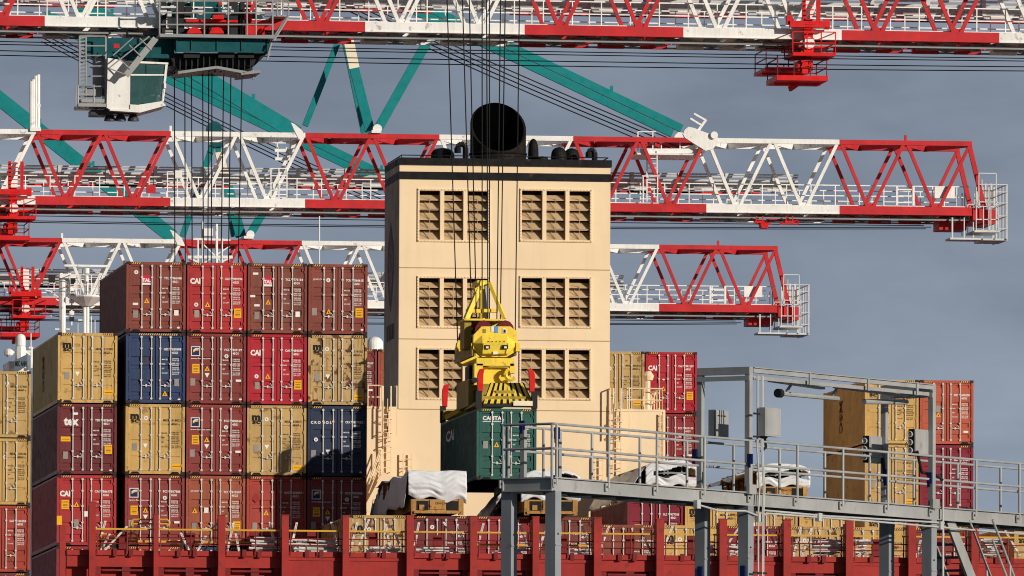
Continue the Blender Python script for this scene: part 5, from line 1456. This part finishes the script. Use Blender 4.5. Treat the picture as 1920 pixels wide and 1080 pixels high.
# corner castings and flippers
for (x, y, s) in ((GX, GY, -1), (GX+CW, GY, 1), (GX, GY+CL, -1), (GX+CW, GY+CL, 1)):
    cm = MB(); xi = x - s*.18
    cm.box(x+s*.03, x-s*.2, y-.03 if y == GY else y-.2, y+.2 if y == GY else y+.03, zt0+.005, zt0+.7)
    cm.tube((x-s*.09, y+(.08 if y == GY else -.08), zt0-.06), (x-s*.09, y+(.08 if y == GY else -.08), zt0+.3), .06, 8)
    build('corner_lock', cm, dark, spr)
    fm = MB(); yy = y+.1 if y == GY else y-.25
    fm.prism([(x-s*.25,zt0+.66),(x-s*.08,zt0+.70),(x-s*.05,zt0+1.1),(x-s*.07,zt0+1.4),(x-s*.14,zt0+1.58),(x-s*.34,zt0+1.62),(x-s*.28,zt0+1.4),(x-s*.27,zt0+1.1)][::(1 if s > 0 else -1)], yy, yy+.34)
    build('corner_flap', fm, redd, spr)
for ua, ub_, vb, d in ((837,858,640,4.6),(866,885,615,4.0),(879,893.5,604,3.8),(904,904,606,.7),(912,915,606,.7),(917.5,918,604,3.6),(939,931.5,606,.7),(948,938,604,3.6),(974.5,966,625,4.6)):
    q = S_(ub_, vb, d*.5+.2); Yq = q.y
    rope([PY(ua, -40, Yq), q], .024, 'thin dark hoist rope running down to the yellow headblock', 'hoist ropes above the spreader')
# ------------------------------------------------------------------ grey access gantry in the foreground
AZ = YAW + R(32.3); TS = .93
ga = Vector((math.sin(AZ), math.cos(AZ), 0)); gb = Vector((math.sin(AZ-math.pi/2), math.cos(AZ-math.pi/2), 0)); gz = Vector((0,0,1))
GO = PD(1036, 894, 240)
def W(t, w, h): return GO + ga*(t*TS) + gb*w + gz*h
GWID = 1.22; GLEN = 27.0
def wbox(mb, t0, t1, w0, w1, h0, h1, mi=0):
    vs = [W(t,w,h) for h in (h0,h1) for t, w in ((t0,w0),(t1,w0),(t1,w1),(t0,w1))]
    mb.add(vs, [(0,1,2,3),(7,6,5,4),(0,4,5,1),(1,5,6,2),(2,6,7,3),(3,7,4,0)], mi)
gan = empty('access_gantry', W(GLEN/2, .6, -GO.z+2.2), 'grey galvanised steel access gantry with handrails and portal frame in the foreground', 'gantry')
fa = MB()
for w0, w1 in ((0,.02),(GWID-.02,GWID)): wbox(fa, 0, GLEN, w0, w1, -.30, 0)
for w0, w1 in ((-.06,-.001),(GWID+.001,GWID+.06)): wbox(fa, 0, GLEN, w0, w1, -.025, 0); wbox(fa, 0, GLEN, w0, w1, -.30, -.28)
wbox(fa, -.02, 0, 0, GWID, -.30, 0); wbox(fa, -.07, -.02, 0, GWID, -.03, 0); wbox(fa, -.07, -.02, 0, GWID, -.30, -.27)
build('edge_channel', fa, galv, gan)
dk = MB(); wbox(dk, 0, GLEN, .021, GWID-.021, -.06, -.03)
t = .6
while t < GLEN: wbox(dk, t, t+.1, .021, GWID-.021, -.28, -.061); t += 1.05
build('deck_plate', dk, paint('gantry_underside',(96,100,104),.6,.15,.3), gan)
for w in (0., GWID):
    rl = MB(); y = w + (-.03 if w == 0 else .03)
    for h in (1.12, .6): rl.tube(W(-.02,y,h), W(GLEN,y,h), .028, 8)
    ts = ([.12]+[.27+2.1*i for i in range(1,13)]) if w == 0 else ([.05, .25]+[1.75+2.1*i for i in range(0,12)])
    for t in ts:
        rl.tube(W(t,y,-.16), W(t,y,1.12), .03, 8); wbox(rl, t-.17, t-.06, y-.02 if w == 0 else y-.005, y+.005 if w == 0 else y+.02, -.22, -.05); rl.tube(W(t-.115,y-.03,-.13), W(t-.115,y+.03,-.13), .025, 6, 1)
    build('handrail', rl, [galv, dark], gan)
rl = MB()
for h in (1.12, .6): rl.tube(W(-.03,-.03,h), W(-.03,GWID+.03,h), .028, 8)
for w in (0, GWID): rl.tube(W(-.03,w,-.3), W(-.03,w,1.12), .03, 8)
build('end_rail', rl, galvdk, gan)
for t in (.14, 8.6, 17.1, 25.6):
    for w in (.06, GWID-.06):
        cm = MB(); s = .125
        wbox(cm, t-s, t+s, w-s, w-s+.03, -GO.z+2.2, -.301); wbox(cm, t-s, t+s, w+s-.03, w+s, -GO.z+2.2, -.301)
        wbox(cm, t-.012, t+.012, w-s+.031, w+s-.031, -GO.z+2.2, -.301); wbox(cm, t-s-.06, t+s+.06, w-s-.06, w+s+.06, -GO.z+2.2, -GO.z+2.25)
        wbox(cm, t-s-.004, t-s-.001, w-s, w+s, -GO.z+2.3, -.301)
        wbox(cm, t-s, t+s, w-s-.012, w-s-.002, -1.45, -1.42); cm.tube(W(t-.02,w-s-.02,-1.2), W(t-.02,w-s,-1.2), .02, 6, 1)
        build('column', cm, [galvdk, dark], gan)
# portal frames
for t in (8.6, 17.1):
    for w in (.0, GWID):
        cm = MB(); y = w + (-.0 if w == 0 else .0)
        wbox(cm, t-.07, t+.07, y-.06, y+.06, -.0, 2.56); wbox(cm, t-.16, t+.16, y-.13, y+.13, 0, .03); wbox(cm, t-.2, t+.12, y-.14, y-.061, -.05, .16)
        build('portal_post', cm, galv, gan)
    cm = MB(); wbox(cm, t-.08, t+.08, -.061, GWID+.061, 2.561, 2.72); wbox(cm, t-.10, t-.081, -.061, GWID+.061, 2.42, 2.52); build('portal_beam', cm, galv, gan)
cm = MB(); wbox(cm, 8.69, 17.01, -.07, .05, 2.60, 2.715); wbox(cm, 8.69, 17.01, -.11, -.071, 2.70, 2.718); wbox(cm, 8.69, 17.01, .02, .10, 2.46, 2.54)
for t in (11.2, 13.9, 16.2): wbox(cm, t, t+.08, -.10, -.071, 2.44, 2.72)
build('portal_beam', cm, galv, gan)
lt = MB(); lt.tube(W(10.9,.5,2.26), W(13.6,.5,2.26), .052, 8); lt.tube(W(10.8,.5,2.26), W(10.95,.5,2.26), .10, 10, 1)
for t in (11.2, 13.3): lt.bar(W(t,.5,2.3), W(t,.3,2.56), .05, .05)
for t0, t1 in ((10.2,12.6),(13.2,16.5)): lt.bar(W(t0,.35,2.5), W(t1,.35,2.44), .14, .05)
lt.tube(W(15,.6,2.26), W(17,.6,2.34), .06, 8)
build('strip_light', lt, [galv, dark], gan)
# conduits
cd = MB()
for w, t, r in ((-.10,8.82,.02),(-.16,8.90,.016),(-.13,9.0,.022)): cd.poly([W(t,w,2.54), W(t,w,.9), W(t+.05,w-.03,.1), W(t,w-.03,-.4), W(t,w-.03,-GO.z+2.2)], r, 8)
cd.poly([W(6.2,-.07,-.36), W(7.1,-.09,-.46), W(8.3,-.09,-.42), W(8.75,-.12,-.5), W(9.4,-.09,-.44), W(14,-.09,-.44), W(20,-.09,-.47), W(GLEN,-.09,-.42)], .022, 8)
cd.poly([W(9,-.12,-.38), W(12,-.10,-.40), W(16.8,-.1,-.36), W(17.5,-.1,-.36)], .022, 8)
cd.poly([W(17.45,-.1,1.0), W(17.45,-.1,-.35), W(17.5,-.1,-GO.z+2.2)], .028, 8)
for t, h in ((6.1,-.36),(8.85,-.55),(11.6,-.44),(17.3,-.42)): wbox(cd, t-.07, t+.09, -.16, -.062, h-.09, h+.09)
build('conduit', cd, condm, gan, split=False)
cl = MB()
for h in (1.7, 1.2, -1.75, -2.2): wbox(cl, 8.5, 9.1, -.17, -.20, h-.02, h+.02); 
for (t, w, h) in ((8.75,-.1,.95),): cl.poly([W(9.5,.1,1.25), W(9.3,-.05,1.0), W(9.0,-.1,.9)], .03, 6)
cl.poly([W(16.4,.0,1.2), W(16.8,.1,.75), W(17.3,.0,.7), W(17.45,-.1,.6)], .035, 6); cl.poly([W(17.0,GWID,1.1), W(17.05,GWID-.05,.6), W(17.2,GWID,.1)], .035, 6)
build('cable_clamp', cl, dark, gan)
def cabinet(t, w, h0, h1, wd, dp, lights, lab):
    mb = MB(); c = W(t, w, (h0+h1)/2)
    # boxes stand square to the gantry end: face towards the camera
    vs = []
    ex_ = gb*-1; 
    for h in (h0, h1):
        for a, b in ((0,0),(wd,0),(wd,dp),(0,dp)): vs.append(W(t, w, h) + ex_*(a-wd/2) + ga*b)
    mb.add(vs, [(0,1,2,3),(7,6,5,4),(0,4,5,1),(1,5,6,2),(2,6,7,3),(3,7,4,0)], 0)
    vs = [W(t,w,h)+ex_*(wd/2+.008)+ga*b for h, b in ((h0+.03,.03),(h0+.03,dp-.03),(h1-.03,dp-.03),(h1-.03,.03))]
    mb.add(vs, [(0,1,2,3)], 0)
    if lights == 'slots':
        for i in range(3): 
            p = W(t,w,h1-.14)+ex_*(wd/2+.011)+ga*(.14+i*.13); mb.add([p, p+ga*.08, p+ga*.08+gz*.03, p+gz*.03], [(0,1,2,3)], 1)
    build('cabinet', mb, [galv, dark], gan, None)
    if lights == 'lamps':
        lm = MB()
        q = [W(t,w,h)+ex_*a-ga*.012 for h, a in ((h0,-wd/2),(h0,wd/2),(h1,wd/2),(h1,-wd/2))]
        lm.add(q, [(0,1,2,3)], 0)
        for i in range(3):
            p = W(t,w,h0+(h1-h0)*(.2+.3*i))-ga*.012
            lm.tube(p, p-ga*.07, .06, 12, 0); lm.ring(p-ga*.07, gb, gz, .06, .014, 12, 1); lm.tube(p-ga*.07, p-ga*.075, .035, 10, 1)
        build('signal_lamp', lm, [dark, rodgal], gan)
cabinet(8.72, GWID-.20, 1.22, 1.82, .14, .62, 'slots', '')
cabinet(8.75, -.25, 1.22, 1.84, .17, .66, '', '')
cabinet(16.45, GWID+.12, .98, 1.58, .16, .62, 'lamps', '')
cabinet(16.4, .14, 1.10, 1.70, .16, .62, 'lamps', '')
bs = MB()
for (t, w, h0, h1) in ((.33,.95,1.02,1.22),(2.0,1.05,.9,1.15),(8.5,GWID+.08,.7,.95),(8.5,.0-.1,.6,.82),(17.0,GWID-.1,.55,.85),(17.0,.0,.5,.75),(8.5,GWID-.06,-1.6,-1.95),(8.48,.06,-1.6,-1.95),(17.0,.06,-2.0,-2.3),(17.0,GWID-.06,-2.0,-2.3)):
    h0, h1 = min(h0,h1), max(h0,h1); wbox(bs, t-.11, t-.05, w-.10, w+.02, h0, h1); wbox(bs, t-.13, t-.10, w-.07, w+.0, h0-.08, h0+.1)
build('strap', bs, bluem, gan)
stb = MB()
for t, w in ((.38,.95),(2.05,1.05)): wbox(stb, t-.06, t+.06, w-.05, w+.05, -.03, 1.05)
build('stub_post', stb, galv, gan)
# stair going down under the deck
stt = MB()
def stair(t, w, dh=0.): return W(18.15+t, w, -.31 - 1.18*t + dh)
for w in (.1, .78): stt.bar(stair(-.05,w), stair(7.0,w), .06, .30)
build('stair_stringer', stt, galv, gan)
std_ = MB(); t = .15
while t < 7.0:
    c = W(18.15+t, 0, -.31-1.18*t); wbox(std_, 18.15+t-.14, 18.15+t+.16, .125, .755, -.31-1.18*t-.05, -.31-1.18*t+.0); t += .24
build('stair_tread', std_, paint('tread_grey',(84,90,92),.6,.1,.3), gan)
srl = MB()
for w, d0 in ((.0,.95),(-.6,.95),(-.6,.5)): srl.tube(stair(.75,w,d0), stair(7,w,d0), .028, 8)
for t in (1.6, 3.2, 5): srl.tube(stair(t,.0,-.1), stair(t,.0,.95), .028, 8); srl.tube(stair(t,-.6,-.3), stair(t,-.6,.95), .028, 8)
build('stair_rail', srl, galv, gan)
# ------------------------------------------------------------------ ground, water, sky
wt = MB(); wt.add([(-700,-150,0),(800,-150,0),(800,1440,0),(-700,1440,0)], [(0,1,2,3)])
wm_ = bpy.data.materials.new('harbour_water'); wm_.use_nodes = True; N = wm_.node_tree.nodes; L = wm_.node_tree.links
b = N['Principled BSDF']; b.inputs['Base Color'].default_value = (.02,.045,.05,1); b.inputs['Roughness'].default_value = .18
nz = N.new('ShaderNodeTexNoise'); nz.inputs['Scale'].default_value = .6; nz.inputs['Detail'].default_value = 6
tcn = N.new('ShaderNodeTexCoord'); L.new(tcn.outputs['Object'], nz.inputs['Vector'])
bp = N.new('ShaderNodeBump'); bp.inputs['Strength'].default_value = .35; bp.inputs['Distance'].default_value = .4; L.new(nz.outputs['Fac'], bp.inputs['Height']); L.new(bp.outputs[0], b.inputs['Normal'])
tag(build('water', wt, wm_), kind='structure')
gq = MB(); gq.box(-60, 60, -120, 15, -3, 1.3); tag(build('ground', gq, concrete), kind='structure')
jt = MB(); c = W(GLEN/2, .6, -GO.z)
vs = [W(t,w,h-GO.z) for h in (-3,2.2) for t, w in ((-3,-3),(GLEN+8,-3),(GLEN+8,4),(-3,4))]
jt.add(vs, [(3,2,1,0),(4,5,6,7),(0,1,5,4),(1,2,6,5),(2,3,7,6),(3,0,4,7)]); tag(build('pavement', jt, concrete), kind='structure')
qy = MB(); qy.box(-260, 33, 380, 1400, -3, 3.5); tag(build('pavement', qy, concrete), kind='structure')

# sun from the right, low, behind the viewer
SAZ, SEL = R(43), R(16)               # azimuth to the right of straight-behind-the-camera (-Y), elevation
to_sun = Vector((math.sin(SAZ)*math.cos(SEL), -math.cos(SAZ)*math.cos(SEL), math.sin(SEL)))
sl = bpy.data.lights.new('sun', 'SUN'); sl.energy = 4.2; sl.angle = R(.5); sl.color = (1.0, .92, .81)
so = bpy.data.objects.new('sun', sl); COL.objects.link(so); so.rotation_euler = to_sun.to_track_quat('Z', 'Y').to_euler(); so.location = (150, 200, 120)
w = bpy.data.worlds.new('World'); S.world = w; w.use_nodes = True
N = w.node_tree.nodes; L = w.node_tree.links; N.clear()
out = N.new('ShaderNodeOutputWorld'); bg = N.new('ShaderNodeBackground'); bg2 = N.new('ShaderNodeBackground'); mx = N.new('ShaderNodeMixShader')
sky = N.new('ShaderNodeTexSky'); sky.sky_type = 'NISHITA'; sky.sun_disc = False; sky.sun_elevation = SEL; sky.sun_rotation = math.pi - SAZ
L.new(sky.outputs[0], bg.inputs['Color']); bg.inputs['Strength'].default_value = .05
tcw = N.new('ShaderNodeTexCoord'); sep = N.new('ShaderNodeSeparateXYZ'); L.new(tcw.outputs['Generated'], sep.inputs[0])
mp = N.new('ShaderNodeMapping'); mp.inputs['Scale'].default_value = (9, 9, 26); L.new(tcw.outputs['Generated'], mp.inputs['Vector'])
n1 = N.new('ShaderNodeTexNoise'); n1.inputs['Scale'].default_value = 1.6; n1.inputs['Detail'].default_value = 7; n1.inputs['Roughness'].default_value = .55; L.new(mp.outputs[0], n1.inputs['Vector'])
cr = N.new('ShaderNodeValToRGB'); cr.color_ramp.elements[0].position = .38; cr.color_ramp.elements[1].position = .62
cr.color_ramp.elements[0].color = (.205,.250,.326,1); cr.color_ramp.elements[1].color = (.335,.390,.474,1)
L.new(n1.outputs['Fac'], cr.inputs[0])
# layers of the bank by height above the horizon
zr = N.new('ShaderNodeMapRange'); zr.inputs[1].default_value = .03; zr.inputs[2].default_value = .10; L.new(sep.outputs['Z'], zr.inputs[0])
cz = N.new('ShaderNodeValToRGB'); els = cz.color_ramp.elements; els[0].position = 0; els[0].color = (1,1,1,1); els[1].position = 1; els[1].color = (.96,.95,.94,1)
for p_, k_ in ((.24,(.94,.96,.96)),(.42,(.80,.82,.83)),(.6,(.86,.86,.87)),(.82,(.95,.94,.93))): e_ = els.new(p_); e_.color = (*k_, 1)
L.new(zr.outputs[0], cz.inputs[0]); cm_ = N.new('ShaderNodeMix'); cm_.data_type = 'RGBA'; cm_.blend_type = 'MULTIPLY'; cm_.inputs[0].default_value = 1
L.new(cr.outputs[0], cm_.inputs[6]); L.new(cz.outputs[0], cm_.inputs[7]); L.new(cm_.outputs[2], bg2.inputs['Color'])
# unseen bank away from the view dimmed on purpose to deepen shaded faces
md = N.new('ShaderNodeMapRange'); md.inputs[1].default_value = .2; md.inputs[2].default_value = .9; md.inputs[3].default_value = .42; md.inputs[4].default_value = 1; L.new(sep.outputs['Y'], md.inputs[0]); L.new(md.outputs[0], bg2.inputs['Strength'])
# the cloud bank fills the low sky; higher up it breaks open
mr = N.new('ShaderNodeMapRange'); mr.inputs[1].default_value = .15; mr.inputs[2].default_value = .5; mr.inputs[3].default_value = 1; mr.inputs[4].default_value = .55; L.new(sep.outputs['Z'], mr.inputs[0])
L.new(mr.outputs[0], mx.inputs[0]); L.new(bg.outputs[0], mx.inputs[1]); L.new(bg2.outputs[0], mx.inputs[2]); L.new(mx.outputs[0], out.inputs[0])
S.view_settings.view_transform = 'Standard'; S.view_settings.look = 'None'; S.view_settings.exposure = 0.0; S.view_settings.gamma = 1
S.cycles.filter_width = 1.05
S.render.engine = 'CYCLES'; S.cycles.max_bounces = 6; S.cycles.use_denoising = True
